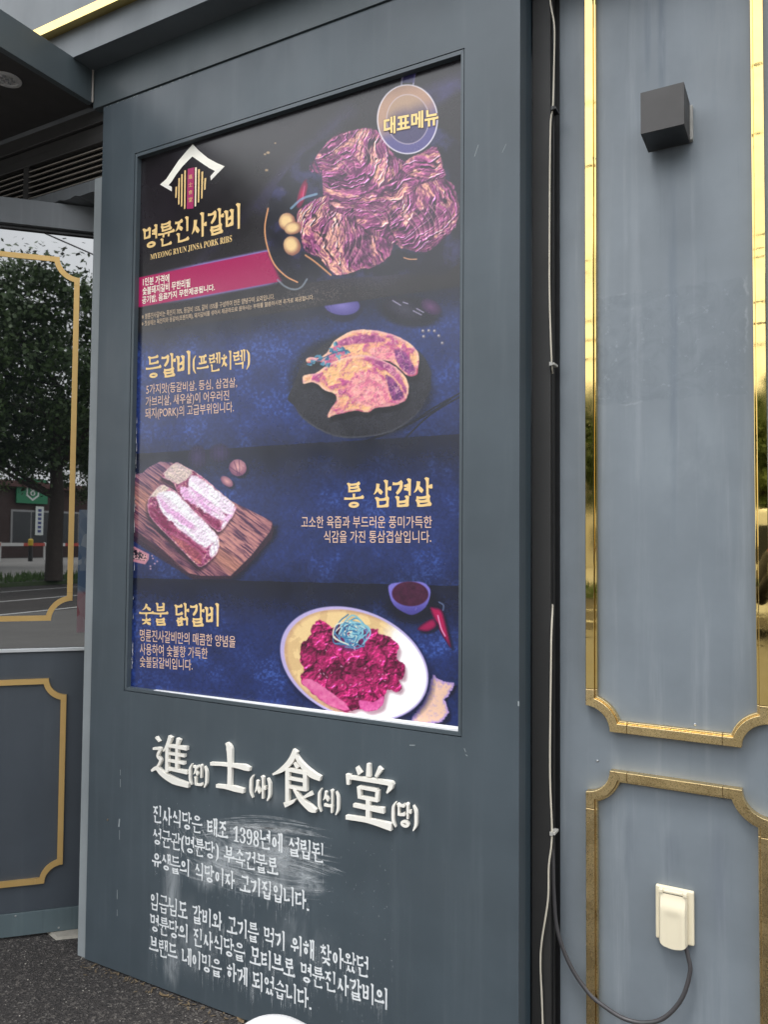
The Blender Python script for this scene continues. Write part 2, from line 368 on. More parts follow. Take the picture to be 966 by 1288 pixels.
# ------------------------------------------------------------------ the printed poster (flat artwork painted into an image in memory)
def _tab(seed): return np.random.RandomState(seed).rand(256, 256).astype(np.float32)
def vnoise(x, y, seed=0):
    t = _tab(seed); xi = np.floor(x).astype(int); yi = np.floor(y).astype(int); u = x-xi; v = y-yi; u = u*u*(3-2*u); v = v*v*(3-2*v)
    a = t[yi % 256, xi % 256]; b = t[yi % 256, (xi+1) % 256]; c = t[(yi+1) % 256, xi % 256]; d = t[(yi+1) % 256, (xi+1) % 256]
    return (a*(1-u)+b*u)*(1-v)+(c*(1-u)+d*u)*v
def fbm(x, y, sc, oc=4, seed=0):
    o = 0; am = 1; tot = 0
    for i in range(oc): o = o+am*vnoise(x/sc*2**i+17*i, y/sc*2**i+31*i, seed+i); tot += am; am *= .55
    return o/tot
def cells(x, y, sc, seed=0):
    t, t2 = _tab(seed), _tab(seed+50); X = x/sc; Y = y/sc; xi = np.floor(X).astype(int); yi = np.floor(Y).astype(int); best = np.full(x.shape, 9.); sec = best.copy(); idv = best.copy()
    for dx in (-1,0,1):
        for dy in (-1,0,1):
            cx = xi+dx; cy = yi+dy; px = cx+t[cy % 256, cx % 256]; py = cy+t2[cy % 256, cx % 256]; d = np.hypot(X-px, Y-py)
            nb = d < best; sec = np.where(nb, best, np.minimum(sec, d)); idv = np.where(nb, t[(cy*7) % 256, (cx*3) % 256], idv); best = np.where(nb, d, best)
    return best, sec-best, idv
ss = lambda a, b, x: (lambda t: t*t*(3-2*t))(np.clip((x-a)/(b-a), 0, 1))

def emboss(h, k=1.):
    gy, gx = np.gradient(h); return np.clip((gy*.8-gx*.6)*k, -1, 1)
def paint_poster(x0, x1, z0, z1, y):
    Wd, Hd = 800, 1200
    uu, vv = np.meshgrid((np.arange(Wd)+.5)/Wd, (np.arange(Hd)+.5)/Hd)
    Pw = np.stack([x0+(x1-x0)*uu, np.full_like(uu, y), z0+(z1-z0)*vv], -1)-EYE
    zz = Pw@CF; X = (483+FPX*(Pw@CR)/zz).astype(np.float32); Y = (644-FPX*(Pw@CU)/zz).astype(np.float32)   # survey grid of the artwork
    img = np.zeros((Hd, Wd, 3), np.float32)
    rgb = lambda *c: np.array(c, np.float32)/255
    def region(bx0, by0, bx1, by1):
        m = (X > bx0) & (X < bx1) & (Y > by0) & (Y < by1); r = np.where(m.any(1))[0]; c = np.where(m.any(0))[0]
        return (slice(r[0], r[-1]+1), slice(c[0], c[-1]+1))
    def ov(sl, mask, col):
        m = np.clip(mask, 0, 1)[..., None]; img[sl] = img[sl]*(1-m)+col*m
    def ell(sl, cx, cy, rx, ry, rot=0, soft=1.2, wob=0, ws=8):
        a = math.radians(rot); dx = X[sl]-cx; dy = Y[sl]-cy; p = dx*math.cos(a)+dy*math.sin(a); q = -dx*math.sin(a)+dy*math.cos(a)
        d = np.hypot(p/rx, q/ry)
        if wob: d = d+wob*(fbm(X[sl], Y[sl], ws, 3, 5)-.5)
        return np.clip((1-d)*min(rx, ry)/soft+.5, 0, 1), d, p, q
    def poly(sl, pts, soft=1.2, wob=0, ws=7, smooth=True):
        P = np.array(pts, float)
        if smooth:
            Q = []; n = len(P)
            for i in range(n):
                a, b, c, d = P[i-1], P[i], P[(i+1) % n], P[(i+2) % n]
                for t in (0, .33, .67): Q.append(.5*((2*b)+(c-a)*t+(2*a-5*b+4*c-d)*t*t+(-a+3*b-3*c+d)*t**3))
            P = np.array(Q)
        x = X[sl]; yv = Y[sl]
        if wob: x = x+wob*(fbm(x, yv, ws, 3, 11)-.5); yv = yv+wob*(fbm(X[sl], Y[sl], ws, 3, 23)-.5)
        ins = np.zeros(x.shape, bool); dm = np.full(x.shape, 1e9, np.float32); n = len(P)
        for i in range(n):
            ax, ay = P[i]; bx, by = P[(i+1) % n]
            c = ((ay > yv) != (by > yv)); ins ^= c & (x < (bx-ax)*(yv-ay)/((by-ay) if by != ay else 1e-9)+ax)
            l2 = (bx-ax)**2+(by-ay)**2+1e-9; t = np.clip(((x-ax)*(bx-ax)+(yv-ay)*(by-ay))/l2, 0, 1)
            dm = np.minimum(dm, (x-ax-t*(bx-ax))**2+(yv-ay-t*(by-ay))**2)
        dm = np.sqrt(dm); sd_ = np.where(ins, dm, -dm); return np.clip(sd_/soft+.5, 0, 1), sd_
    def line(sl, pts, wd, soft=.8):
        P = np.array(smooth_path(pts, 5)); x = X[sl]; yv = Y[sl]; dm = np.full(x.shape, 1e9, np.float32)
        for (ax, ay), (bx, by) in zip(P[:-1], P[1:]):
            l2 = (bx-ax)**2+(by-ay)**2+1e-9; t = np.clip(((x-ax)*(bx-ax)+(yv-ay)*(by-ay))/l2, 0, 1)
            dm = np.minimum(dm, (x-ax-t*(bx-ax))**2+(yv-ay-t*(by-ay))**2)
        return np.clip((wd/2-np.sqrt(dm))/soft+.5, 0, 1)
    C = lambda a, b, t: a+(b-a)*np.clip(t, 0, 1)[..., None]
    full = (slice(0, Hd), slice(0, Wd))
    # --- blue cloth ground for the three lower sections
    lA = 419+(X-172)*(360-419)/406; lB = 571+(X-168)*(546-571)/412; lC = 727+(X-163)*(737-727)/415; lD = 868+(X-161)*.127
    den = fbm(X, Y, 34, 5, 3); fine = fbm(X*1.0, Y*1.0, 2.6, 3, 9); weave = .5+.5*np.sin(X*2.1)*np.sin(Y*2.3)
    for top, bot, k in ((lA, lB, 0), (lB, lC, 1), (lC, lD, 2)):
        t = np.clip((Y-top)/(bot-top), 0, 1); m = (Y >= top)
        shade = ss(0, .42 if k else .25, t)*(1-.35*ss(.82, 1, t) if k < 2 else 1)
        base = C(rgb(16, 21, 42), rgb(30, 46, 100), shade)
        base = base*(.72+.5*den[..., None]+.40*(fine-.5)[..., None]+.05*weave[..., None])
        light = ss(.42, .8, den)*ss(.42, .8, fine)*shade; base = base+light[..., None]*rgb(24, 34, 44)
        img[:] = np.where(m[..., None], base, img)
    # --- black top section
    m = ss(1.5, -1.5, Y-lA); ink = C(rgb(26, 24, 25), rgb(40, 35, 42), fbm(X, Y, 60, 3, 41)); ink = ink*(1+.15*(fbm(X, Y, 2, 2, 4)-.5))[..., None]
    ov(full, m, ink)
    for p, wd, a in (([(330,260),(370,205),(440,140)],16,.35),([(540,118),(580,100)],16,.7),([(548,128),(580,108)],10,.5),([(250,330),(360,215)],10,.18),([(380,330),(480,345),(580,300)],20,.3)):
        ov(full, line(full, p, wd, wd*.9)*a*m*(.4+.9*fbm(X, Y, 14, 3, 2)), rgb(70, 66, 120))
    sl = region(300, 340, 580, 420); sp_ = (fbm(X[sl], Y[sl], 1.3, 2, 6) > .63)*np.exp(-((Y[sl]-(lA[sl]-14))/14)**2)*np.exp(-((X[sl]-390)/70)**2); ov(sl, sp_*.6, rgb(120, 105, 95))
    for cx, cy, r in ((337,192,1.8),(333,194,1.3),(335,214,1.6),(355,238,2.4),(346,180,1)): sl = region(cx-5, cy-5, cx+5, cy+5); ov(sl, ell(sl, cx, cy, r*1.3, r, 0, 1)[0]*.8, rgb(190, 160, 120))
    # --- magenta band and its light edges
    sl = region(160, 300, 400, 400)
    xr = X[sl]; top = 349.5+(xr-172)*(314-347)/162; bot = 387+(xr-172)*(354-387)/180
    mb_ = ss(-.8, .8, Y[sl]-top)*ss(.8, -.8, Y[sl]-bot)*ss(357, 350, xr+(Y[sl]-354)*-.45)
    for yy, a in ((top, 1), (bot, .8)):
        e = np.exp(-((Y[sl]-yy)/2.2)**2)*ss(175, 260, xr)*ss(362, 330, xr)*a; ov(sl, e, rgb(150, 140, 205))
    ov(sl, mb_, C(rgb(176, 28, 92), rgb(160, 20, 84), (xr-172)/170))
    # --- plate of marinated ribs
    sl = region(325, 130, 582, 372); x_ = X[sl]; y_ = Y[sl]
    pm, _ = poly(sl, [(337,262),(333,285),(335,306),(344,331),(359,347),(374,356),(400,354),(430,350),(500,345),(579,330),(579,180),(500,160),(400,180),(350,230)], 2)
    ov(sl, pm*.9, C(rgb(22, 22, 34), rgb(52, 52, 92), ss(.4, .8, fbm(x_, y_, 22, 4, 8))))
    ov(sl, line(sl, [(349,352),(358,360),(369,364),(379,361),(386,351)], 2.4)*.8, rgb(130, 140, 150))
    ov(sl, line(sl, [(337,262),(333,285),(335,306),(344,331),(359,347),(374,355)], 1.9), rgb(226, 160, 110))
    ov(sl, line(sl, [(384,321),(397,330),(416,346)], 2.2), rgb(200, 140, 96)); ov(sl, line(sl, [(508,324),(515,326),(524,326)], 1.5), rgb(210, 150, 110))
    k = 3.45; q = lambda L: [(320+a/k, 60+b/k) for a, b in L]
    pile, sdp = poly(sl, q([(350,380),(420,360),(505,348),(560,400),(575,440),(650,490),(720,455),(790,430),(815,500),(830,570),(865,600),(888,680),(870,780),(820,830),(740,885),(640,868),(600,850),(565,925),(470,960),(350,982),(290,915),(225,880),(200,800),(190,705),(300,640),(290,560),(240,530),(270,465)]), 1.5, 4, 9)
    wx = fbm(x_, y_, 26, 4, 71)-.5; wy = fbm(x_, y_, 26, 4, 83)-.5
    def meat(mask, dirdeg, per, seed, cx, cy, curve, lite):
        a = math.radians(dirdeg); u = (x_-cx)*math.cos(a)+(y_-cy)*math.sin(a); v = -(x_-cx)*math.sin(a)+(y_-cy)*math.cos(a)
        uu_ = u+curve*v*v+wx*22; vv_ = v+wy*16
        fib = fbm(uu_*1.5, vv_*.30, 4.2, 4, seed); fib2 = fbm(uu_*1.3, vv_*.45, 2.1, 3, seed+5); big = fbm(x_+wx*10, y_+wy*10, 17, 4, seed+13)
        cut = np.abs(fbm(uu_*1.0, vv_*.16, per*1.1, 2, seed+21)-.5); h = fib*.6+fib2*.3+big*.9-ss(.05, 0, cut)*.35; sh = emboss(h, 6.)
        col = C(rgb(84, 30, 72), rgb(170, 82, 134), ss(.32, .68, fib*.55+fib2*.3+big*.15))
        fat = ss(.53, .63, fbm(uu_*.9, vv_*.28, 8, 4, seed+9)*.6+big*.4+lite); col = C(col, rgb(238, 178, 146), fat*(.25+.75*ss(.35,.6,fib2)))
        col = C(col, rgb(214, 140, 168), ss(.60, .75, fib2)*.6)
        col = C(col, rgb(28, 10, 32), ss(.035, .0, cut)*.9); col = C(col, rgb(34, 12, 36), ss(.40, .25, big)*.7)
        col = col*(1+.75*sh)[..., None]+np.clip(sh-.25, 0, 1)[..., None]*rgb(150, 120, 130); ov(sl, mask, col)
    meat(pile, 30, 11, 101, 440, 250, 0, -.02)
    lobes = [(q([(350,385),(505,350),(560,400),(610,480),(640,520),(560,600),(440,690),(350,690),(300,640),(290,560),(250,530),(275,465)]), 55, 8, 131, 430, 190, .012, .03),
             (q([(600,585),(700,600),(830,570),(885,680),(870,780),(800,832),(740,880),(650,868),(600,800),(580,700)]), 15, 7, 151, 530, 260, .014, .03),
             (q([(190,710),(310,640),(330,700),(430,740),(480,800),(600,850),(560,925),(470,960),(350,982),(290,912),(222,878),(200,800)]), -5, 7.5, 171, 430, 300, -.01, .05),
             (q([(430,690),(560,600),(700,565),(690,620),(590,690),(570,790),(480,790)]), 80, 8, 191, 470, 250, 0, .0),
             (q([(640,510),(790,435),(815,520),(830,565),(700,560)]), 70, 7, 211, 535, 205, 0, .02)]
    for L, dd, per, sd2, cx, cy, cu, li in lobes:
        mk, sd3 = poly(sl, L, 1.2, 5, 8); ov(sl, np.clip(ss(-5, 0, sd3)-mk, 0, 1)*.45*pile, rgb(30, 12, 34)); meat(mk, dd, per, sd2, cx, cy, cu, li)
        ov(sl, mk*ss(3.5, .5, sd3)*.22, rgb(230, 150, 160)*(.5+.7*fbm(x_, y_, 5, 2, 7))[..., None])
    rs_ = random.Random(8)
    for (ox, oy), (dx, dy), (lx, ly), nn in (((404,200),(6.5,-4.6),(30,20),6), ((505,268),(6.5,-2.0),(14,38),8), ((402,262),(6.5,3.0),(-6,46),8), ((455,262),(7,-3),(22,20),5)):
        for i in range(nn):
            a_, b_ = ox+dx*i, oy+dy*i; j_ = lambda: rs_.uniform(-2.2, 2.2); P_ = [(a_+j_(), b_+j_()), (a_+lx*.35+7+j_(), b_+ly*.35+j_()), (a_+lx*.7+6+j_(), b_+ly*.7+j_()), (a_+lx+j_(), b_+ly+j_())]
            ov(sl, line(sl, P_, 1.6, 1.4)*pile*.5, rgb(30, 10, 34)); ov(sl, line(sl, [(p_[0]+2.0, p_[1]+.8) for p_ in P_], 1.5, 1.4)*pile*.5*(.3+fbm(x_, y_, 6, 2, 12)), rgb(232, 178, 176))
    for cx, cy, rx, ry in ((361,279,10.5,11.5),(368,287,11,8),(367,309,11,12)):
        e, d, p, qq = ell(sl, cx, cy, rx, ry, -10, 1.2, .12, 8); ov(sl, e, C(rgb(240, 206, 150), rgb(150, 100, 84), ss(.4, 1.1, d+.03*(p+qq)/2)))
    e, d, p, qq = ell(sl, 380, 244, 19, 5.2, -74, 1); ov(sl, e, C(rgb(190, 20, 80), rgb(90, 8, 50), d)); ov(sl, line(sl, [(383,234),(380,252)], 1)*.6, rgb(235, 150, 180))
    for P_ in ([(390,205),(400,225),(404,240)],[(396,202),(403,222),(404,240)],[(386,228),(395,240),(402,246)],[(388,236),(384,248)],[(404,214),(405,236)]): ov(sl, line(sl, P_, 1.3), rgb(40, 44, 66))
    ov(sl, line(sl, [(366,262),(380,250),(398,244)], 3)*.8, rgb(130, 165, 190))
    # --- round medal
    sl = region(465, 92, 566, 205); e, d, p, qq = ell(sl, 512.6, 150, 38.5, 44, 0, 1.2)
    sheen = fbm(X[sl], Y[sl], 20, 3, 31)
    g = C(rgb(176, 140, 118), rgb(84, 78, 132), ss(130, 172, Y[sl]+.55*(X[sl]-512)+14*(sheen-.5)))
    ov(sl, line(sl, [(505,106),(507,92)], 2), rgb(150, 145, 170)); ov(sl, line(sl, [(520,106),(522,92)], 2), rgb(150, 145, 170))
    pz, _ = poly(sl, [(506,104),(508,94),(523,91),(521,104)], 1, smooth=False); ov(sl, pz*.8, rgb(60, 54, 110))
    ov(sl, e, rgb(236, 228, 235)); e2, d2, _, _ = ell(sl, 512.6, 150, 37, 42.5, 0, 1); ov(sl, e2, g)
    e3 = ell(sl, 513, 150, 27, 31.5, 0, 1)[0]; ov(sl, e3, rgb(205, 190, 200)); e4 = ell(sl, 513, 150, 26.2, 30.6, 0, 1)[0]; ov(sl, e4, C(rgb(172, 142, 118), rgb(66, 60, 96), ss(126, 158, Y[sl]+.4*(X[sl]-512)+10*(sheen-.5))))
    # --- bowls behind the slate
    sl = region(400, 340, 582, 420); below = ss(-1, 1, Y[sl]-lA[sl])
    e, d, p, qq = ell(sl, 431, 386, 25, 19, 0, 2); ov(sl, e*below*.9, rgb(20, 22, 44)); e, d, p, qq = ell(sl, 430, 384, 22.5, 12.5, 4, 1.2); ov(sl, e*below, C(rgb(120, 110, 176), rgb(74, 66, 130), d))
    e, d, p, qq = ell(sl, 516, 392, 40, 19, 8, 6); ov(sl, e*below*.9, rgb(14, 14, 26))
    e, d, p, qq = ell(sl, 508, 389, 26, 12, 20, 2); ov(sl, e*below, C(rgb(52, 50, 66), rgb(20, 18, 34), d)); e, d, p, qq = ell(sl, 542, 386, 14, 9, 30, 2); ov(sl, e*below, C(rgb(92, 54, 96), rgb(40, 22, 54), d))
    for P_ in ([(494,378),(504,384)],[(507,380),(513,382)],[(520,391),(530,396)],[(524,388),(533,393)]): ov(sl, line(sl, P_, 1.4)*.8, rgb(190, 180, 205))
    # --- slate with two bone-in chops
    sl = region(350, 400, 582, 562); x_ = X[sl]; y_ = Y[sl]; k = 4.6; q = lambda L: [(350+a/k, 400+b/k) for a, b in L]
    for P_ in (q([(1060,430),(900,520),(760,610),(560,690)]), q([(1060,450),(880,560),(740,690)]), q([(1000,470),(860,560),(700,640),(500,715)])): ov(sl, line(sl, P_, 2)*.9, rgb(12, 14, 26))
    e, d, p, qq = ell(sl, 455, 484, 92, 66, 6, 9); ov(sl, e*.7, rgb(10, 12, 24))
    e, sdd = poly(sl, q([(55,470),(80,400),(150,250),(270,150),(400,90),(560,80),(720,130),(850,230),(885,340),(870,440),(800,560),(650,660),(430,695),(280,670),(140,580),(85,500)]), 1.4, 2, 12)
    ov(sl, e, C(rgb(26, 26, 34), rgb(46, 46, 56), fbm(x_, y_, 9, 4, 15))*(.85+.3*fbm(x_, y_, 2, 2, 8))[..., None]); ov(sl, e*ss(3, .5, sdd)*ss(500, 540, y_+.0*x_)*.6, rgb(90, 92, 100))
    wx = fbm(x_, y_, 18, 4, 61)-.5; wy = fbm(x_, y_, 18, 4, 62)-.5
    def chop(outline, eye, dark, rimdark, seed):
        mk, sd_ = poly(sl, outline, 1.2, 1.5, 6); sh, _ = poly(sl, [(a+2, b+7) for a, b in outline], 3); ov(sl, sh*.8, rgb(14, 12, 20))
        n = fbm(x_+wx*14, y_+wy*14, 11, 5, seed); n2 = fbm(x_, y_, 2.4, 4, seed+3); n3 = fbm(x_+wx*20, y_+wy*8, 4.5, 4, seed+8)
        col = C(rgb(182, 76, 132), rgb(240, 184, 130), ss(.40, .62, n*.8+n3*.25+.04*np.cos(sd_*.45))); col = C(col, rgb(146, 50, 108), ss(.5, .8, n2)*ss(.6, .35, n)); col = C(col, rgb(252, 224, 190), ss(.5, .85, n2)*.6); col = C(col, rgb(214, 120, 130), ss(.5, .8, n3)*.5)
        rel = emboss(n*1.0+n3*.4+n2*.25, 6); col = col*(1+.28*rel)[..., None]; ov(sl, mk, col)
        ov(sl, mk*ss(4.5, 1, sd_)*.55, rgb(246, 205, 190))
        for L, cA, cB in ((eye, rgb(214, 112, 142), rgb(240, 164, 158)), (dark, rgb(92, 34, 98), rgb(150, 70, 132)), (rimdark, rgb(140, 52, 112), rgb(186, 96, 140))):
            mm, s2 = poly(sl, L, 1.3, 3, 5); cc = C(cA, cB, ss(.3, .7, fbm(x_+wx*10, y_+wy*10, 5, 4, seed+7))); vein = ss(.06, .0, np.abs(fbm(x_, y_, 7, 3, seed+20)-.5)); cc = C(cc, rgb(250, 205, 190), vein*.6); cc = C(cc, rgb(120, 44, 96), ss(.55,.8,n2)*.35); cc = cc*(1+.2*emboss(fbm(x_, y_, 6, 4, seed+30)+n3*.3, 6))[..., None]; ov(sl, ss(-1.0, 2.0, s2)*mk, cc)
        # lower edge of the slice
        ov(sl, mk*ss(3, .3, sd_)*ss(-.2, .6, (fbm(x_, y_, 5, 2, 9)-.3))*(y_ > np.mean([b for a, b in outline])+6), rgb(160, 34, 86))
    chop(q([(160,240),(185,225),(235,230),(290,190),(320,135),(400,85),(460,68),(580,75),(700,110),(790,170),(815,230),(808,300),(800,330),(750,335),(700,290),(640,250),(560,240),(480,260),(380,280),(300,290),(240,250),(175,262)]),
         q([(520,180),(600,165),(680,190),(690,240),(640,245),(560,235)]), q([(670,190),(720,185),(780,260),(790,320),(750,325),(700,280)]), q([(350,130),(470,95),(600,110),(610,135),(480,150),(340,165)]), 300)
    chop(q([(140,350),(150,330),(215,318),(300,262),(400,225),(520,215),(620,250),(700,300),(745,360),(755,420),(730,480),(650,510),(560,520),(520,545),(440,535),(380,548),(330,560),(285,575),(300,530),(335,480),(330,440),(270,420),(230,385),(190,370),(145,380)]),
         q([(400,380),(450,325),(530,310),(600,340),(645,420),(630,490),(540,515),(450,490),(400,430)]), q([(620,330),(665,345),(715,420),(720,465),(660,480),(640,410)]), q([(540,240),(620,260),(700,320),(740,400),(735,440),(690,370),(620,300),(550,265)]), 340)
    for cx, cy in q([(200,262),(230,222),(262,268),(305,188),(325,155),(290,235),(350,228),(370,182),(395,195),(320,205),(345,180),(185,272),(290,265),(248,235)]):
        for j in range(3):
            e = ell(sl, cx+random.uniform(-2.5,2.5), cy+random.uniform(-2,2), 2.8, 1.3, random.uniform(0,180), .8)[0]; ov(sl, e, rgb(*random.choice([(70,130,160),(46,96,132),(110,165,180)])))
    ov(sl, line(sl, q([(175,270),(250,235),(330,200),(400,185)]), 1), rgb(40, 80, 110))
    for cx, cy in q([(872,73),(842,107),(930,103),(950,145),(838,75),(905,75)]): ov(sl, ell(sl, cx, cy, 2.1, 2.1)[0], rgb(96, 88, 100)); ov(sl, ell(sl, cx-.5, cy-.5, .9, .9)[0], rgb(225, 215, 215))
    # --- board with pork belly
    k = 4.6; q = lambda L: [(155+a/k, 560+b/k) for a, b in L]; sl = region(155, 560, 365, 745); x_ = X[sl]; y_ = Y[sl]
    wx = fbm(x_, y_, 16, 4, 61)-.5; wy = fbm(x_, y_, 16, 4, 62)-.5
    for cx, cy, rx, ry in ((248,575,12,15),(276,570,14,12)):
        e, d, p, qq = ell(sl, cx, cy, rx, ry, 0, 3); ov(sl, e*.85, C(rgb(62, 48, 92), rgb(28, 24, 54), d+.4*np.sin(p*1.3)*.3))
    bd = q([(-40,150),(45,172),(110,160),(140,130),(210,95),(280,100),(330,150),(560,290),(860,440),(862,470),(850,500),(740,640),(620,757),(450,757),(370,740),(200,620),(-40,450)])
    sh, _ = poly(sl, [(a+7, b+7) for a, b in bd], 8, smooth=False); ov(sl, sh*.8, rgb(12, 12, 26))
    e, sdd = poly(sl, bd, 1.3, 0, smooth=False)
    a = math.radians(37); u = (x_-155)*math.cos(a)+(y_-560)*math.sin(a); v = -(x_-155)*math.sin(a)+(y_-560)*math.cos(a)
    gr = fbm(u*.12, v*1.4+wx*4, 2.2, 4, 19); big = fbm(u*.1, v*.5, 9, 3, 20)
    wood = C(rgb(104, 60, 82), rgb(196, 136, 130), ss(.3, .75, gr*.65+big*.4)); wood = C(wood, rgb(58, 34, 66), ss(.52, .3, gr)*.8); wood = C(wood, rgb(96, 72, 128), ss(640, 570, y_+.3*x_-40)*.6)
    wood = C(wood, rgb(222, 158, 120), ss(20, 4, v+28-.0*u)*0+ss(18, 2, np.abs(v-38))*ss(0, 80, u)*.5)
    edge = (v > 0); wood = wood*(1+.35*emboss(gr, 5))[..., None]; ov(sl, e, wood)
    lowe, _ = poly(sl, q([(-40,440),(45,478),(230,610),(380,742),(455,757),(620,757),(740,640),(850,500),(862,450),(872,480),(860,540),(700,720),(620,775),(400,775),(200,650),(-40,490)]), 1.5, smooth=False); ov(sl, lowe*.85, rgb(52, 30, 48))
    def belly(out, fatc, seed, facets):
        sh, _ = poly(sl, [(a-2, b+5) for a, b in out], 4); ov(sl, sh*.7, rgb(30, 14, 30)); mk, sd_ = poly(sl, out, 1.1, 1.2, 5)
        n = fbm(x_+wx*12, y_+wy*12, 7, 5, seed); n2 = fbm(x_, y_, 2.2, 3, seed+3)
        col = C(rgb(112, 24, 68), rgb(206, 120, 160), ss(.3, .7, n)); col = C(col, rgb(248, 206, 178), ss(.62, .75, n2)*.7); col = C(col, rgb(56, 10, 40), ss(.42, .3, n2)*.6); ov(sl, mk, col)
        for L, c1, c2, w_ in facets:
            mm, s2 = poly(sl, L, 1.4, w_, 5); ub = (x_-155)*.72+(y_-560)*.69; vb = -(x_-155)*.69+(y_-560)*.72; st_ = fbm(ub*.16+wx*5, vb*1.1+wy*8, 3.4, 4, seed+11); cc = C(c1, c2, ss(.3, .72, st_)); cc = cc*(1+.35*emboss(st_+n2*.5+n*.4, 6))[..., None]; ov(sl, ss(-1.2, 1.8, s2)*mk, cc)
        ov(sl, mk*ss(2.2, .4, sd_)*.35, rgb(255, 235, 225))
    white = (rgb(252, 246, 250), rgb(236, 214, 232)); pink = (rgb(226, 170, 214), rgb(244, 222, 236)); crm = (rgb(226, 206, 190), rgb(200, 176, 176)); red = (rgb(120, 24, 72), rgb(176, 92, 126)); brn = (rgb(190, 112, 110), rgb(140, 60, 84))
    belly(q([(225,170),(300,100),(350,120),(440,170),(560,270),(645,345),(650,380),(620,430),(560,500),(520,480),(420,400),(330,320),(290,220),(230,190)]), white, 400,
          [(q([(230,170),(300,102),(350,120),(400,160),(330,225),(290,215)]), *crm, 2), (q([(380,190),(420,175),(560,272),(645,348),(620,400),(575,390),(470,320),(380,250)]), *white, 2), (q([(330,240),(400,250),(500,320),(590,400),(570,440),(460,380),(340,300)]), *pink, 5), (q([(330,300),(440,385),(560,450),(550,495),(500,470),(400,390)]), *red, 6), (q([(600,400),(645,360),(640,400),(580,480),(565,470)]), *pink, 2)])
    belly(q([(140,330),(150,300),(215,228),(250,240),(300,265),(400,370),(480,450),(548,530),(552,600),(520,650),(450,705),(400,670),(330,600),(250,520),(150,410)]), white, 440,
          [(q([(150,300),(215,228),(262,245),(230,275),(180,300)]), *crm, 2), (q([(190,290),(260,262),(310,280),(400,372),(480,452),(548,532),(500,580),(460,590),(340,500),(230,400)]), *white, 2), (q([(200,290),(240,320),(330,400),(420,470),(400,490),(300,430),(215,350)]), *pink, 4), (q([(142,345),(220,390),(340,510),(440,580),(480,620),(450,650),(340,590),(250,510),(150,410)]), *red, 6), (q([(270,520),(380,570),(450,640),(440,690),(340,600)]), *brn, 3), (q([(500,590),(548,540),(552,600),(520,645),(500,640)]), *white, 1)])
    for P_ in (q([(500,585),(510,645)]), q([(520,570),(532,630)]), q([(538,550),(548,600)])): ov(sl, line(sl, P_, 1.1)*.5, rgb(170, 120, 160))
    for cx, cy, rx, ry, r_ in ((155+662/k,560+130/k,11,10.5,20),(155+598/k,560+210/k,9,5.2,38)):
        e, d, p, qq = ell(sl, cx+3, cy+3, rx, ry, r_, 3); ov(sl, e*.7, rgb(12, 12, 26)); e, d, p, qq = ell(sl, cx, cy, rx, ry, r_, 1.2, .1, 5); ov(sl, e, C(rgb(222, 166, 160), rgb(128, 78, 104), d+.03*qq))
    for P_ in (q([(640,95),(655,140),(660,170)]), q([(668,85),(672,135),(668,172)]), q([(615,125),(650,150),(690,175)])): ov(sl, line(sl, P_, 1.1)*.7, rgb(84, 44, 80))
    pz, s2 = poly(sl, q([(-30,585),(60,585),(148,630),(146,660),(125,690),(40,670),(-30,650)]), 1.2, smooth=False); ov(sl, pz, rgb(196, 132, 146)); pz, s2 = poly(sl, q([(-30,600),(60,600),(138,640),(128,670),(40,655),(-30,640)]), 1, smooth=False)
    ov(sl, pz, np.where((fbm(x_, y_, 1.6, 2, 77) > .5)[..., None], rgb(30, 16, 34), rgb(212, 160, 160)))
    for cx, cy in q([(165,640),(180,685),(155,700),(195,672),(156,715),(170,655)]): ov(sl, ell(sl, cx, cy, 1.1, 1.1)[0], rgb(190, 150, 170))
    # --- plate of spicy chicken
    k = 3.864; q = lambda L: [(340+a/k, 725+b/k) for a, b in L]; sl = region(340, 725, 582, 935); x_ = X[sl]; y_ = Y[sl]
    wx = fbm(x_, y_, 16, 4, 61)-.5; wy = fbm(x_, y_, 16, 4, 62)-.5
    e, sdd = poly(sl, q([(575,70),(590,35),(720,25),(770,50),(778,90),(755,150),(700,185),(660,180),(600,140)]), 1.2); sh = ell(sl, 520, 762, 34, 22, 0, 9)[0]; ov(sl, sh*.8, rgb(10, 12, 28))
    ov(sl, e, C(rgb(120, 112, 196), rgb(70, 64, 140), ss(745, 775, y_))); e, d, p, qq = ell(sl, 340+680/k, 725+85/k, 23, 15.5, 3, 1.2); ov(sl, e, C(rgb(78, 26, 58), rgb(50, 14, 40), fbm(x_, y_, 5, 3, 3))); ov(sl, (y_ < lC[sl]+0)*1.0*(x_ > 480)*0, rgb(0, 0, 0))
    for L, c in ((q([(775,155),(800,150),(835,165),(855,230),(880,345),(850,310),(810,240)]), rgb(170, 14, 78)), (q([(715,255),(740,230),(790,205),(810,240),(770,268),(730,265)]), rgb(150, 12, 74))):
        sh, _ = poly(sl, [(a+3, b+3) for a, b in L], 3); ov(sl, sh*.7, rgb(8, 10, 30)); e, s2 = poly(sl, L, 1); ov(sl, e, C(c, rgb(70, 4, 50), ss(4, 0, s2)))
    ov(sl, line(sl, q([(815,190),(830,250),(850,290)]), 1.6)*.8, rgb(240, 190, 220)); ov(sl, line(sl, q([(840,165),(842,140),(820,125)]), 1.8), rgb(86, 100, 130))
    br = q([(680,700),(740,620),(775,540),(790,470),(820,500),(895,520),(880,560),(850,600),(870,660),(850,700),(780,722),(700,712)])
    sh, _ = poly(sl, [(a+3, b+3) for a, b in br], 4); ov(sl, sh*.7, rgb(8, 10, 30)); e, s2 = poly(sl, br, 1.2, 5, 4, smooth=False)
    ov(sl, e, C(rgb(236, 196, 170), rgb(180, 150, 205), ss(5, .5, s2)+.5*ss(.5, .8, fbm(x_, y_, 3, 3, 4))))
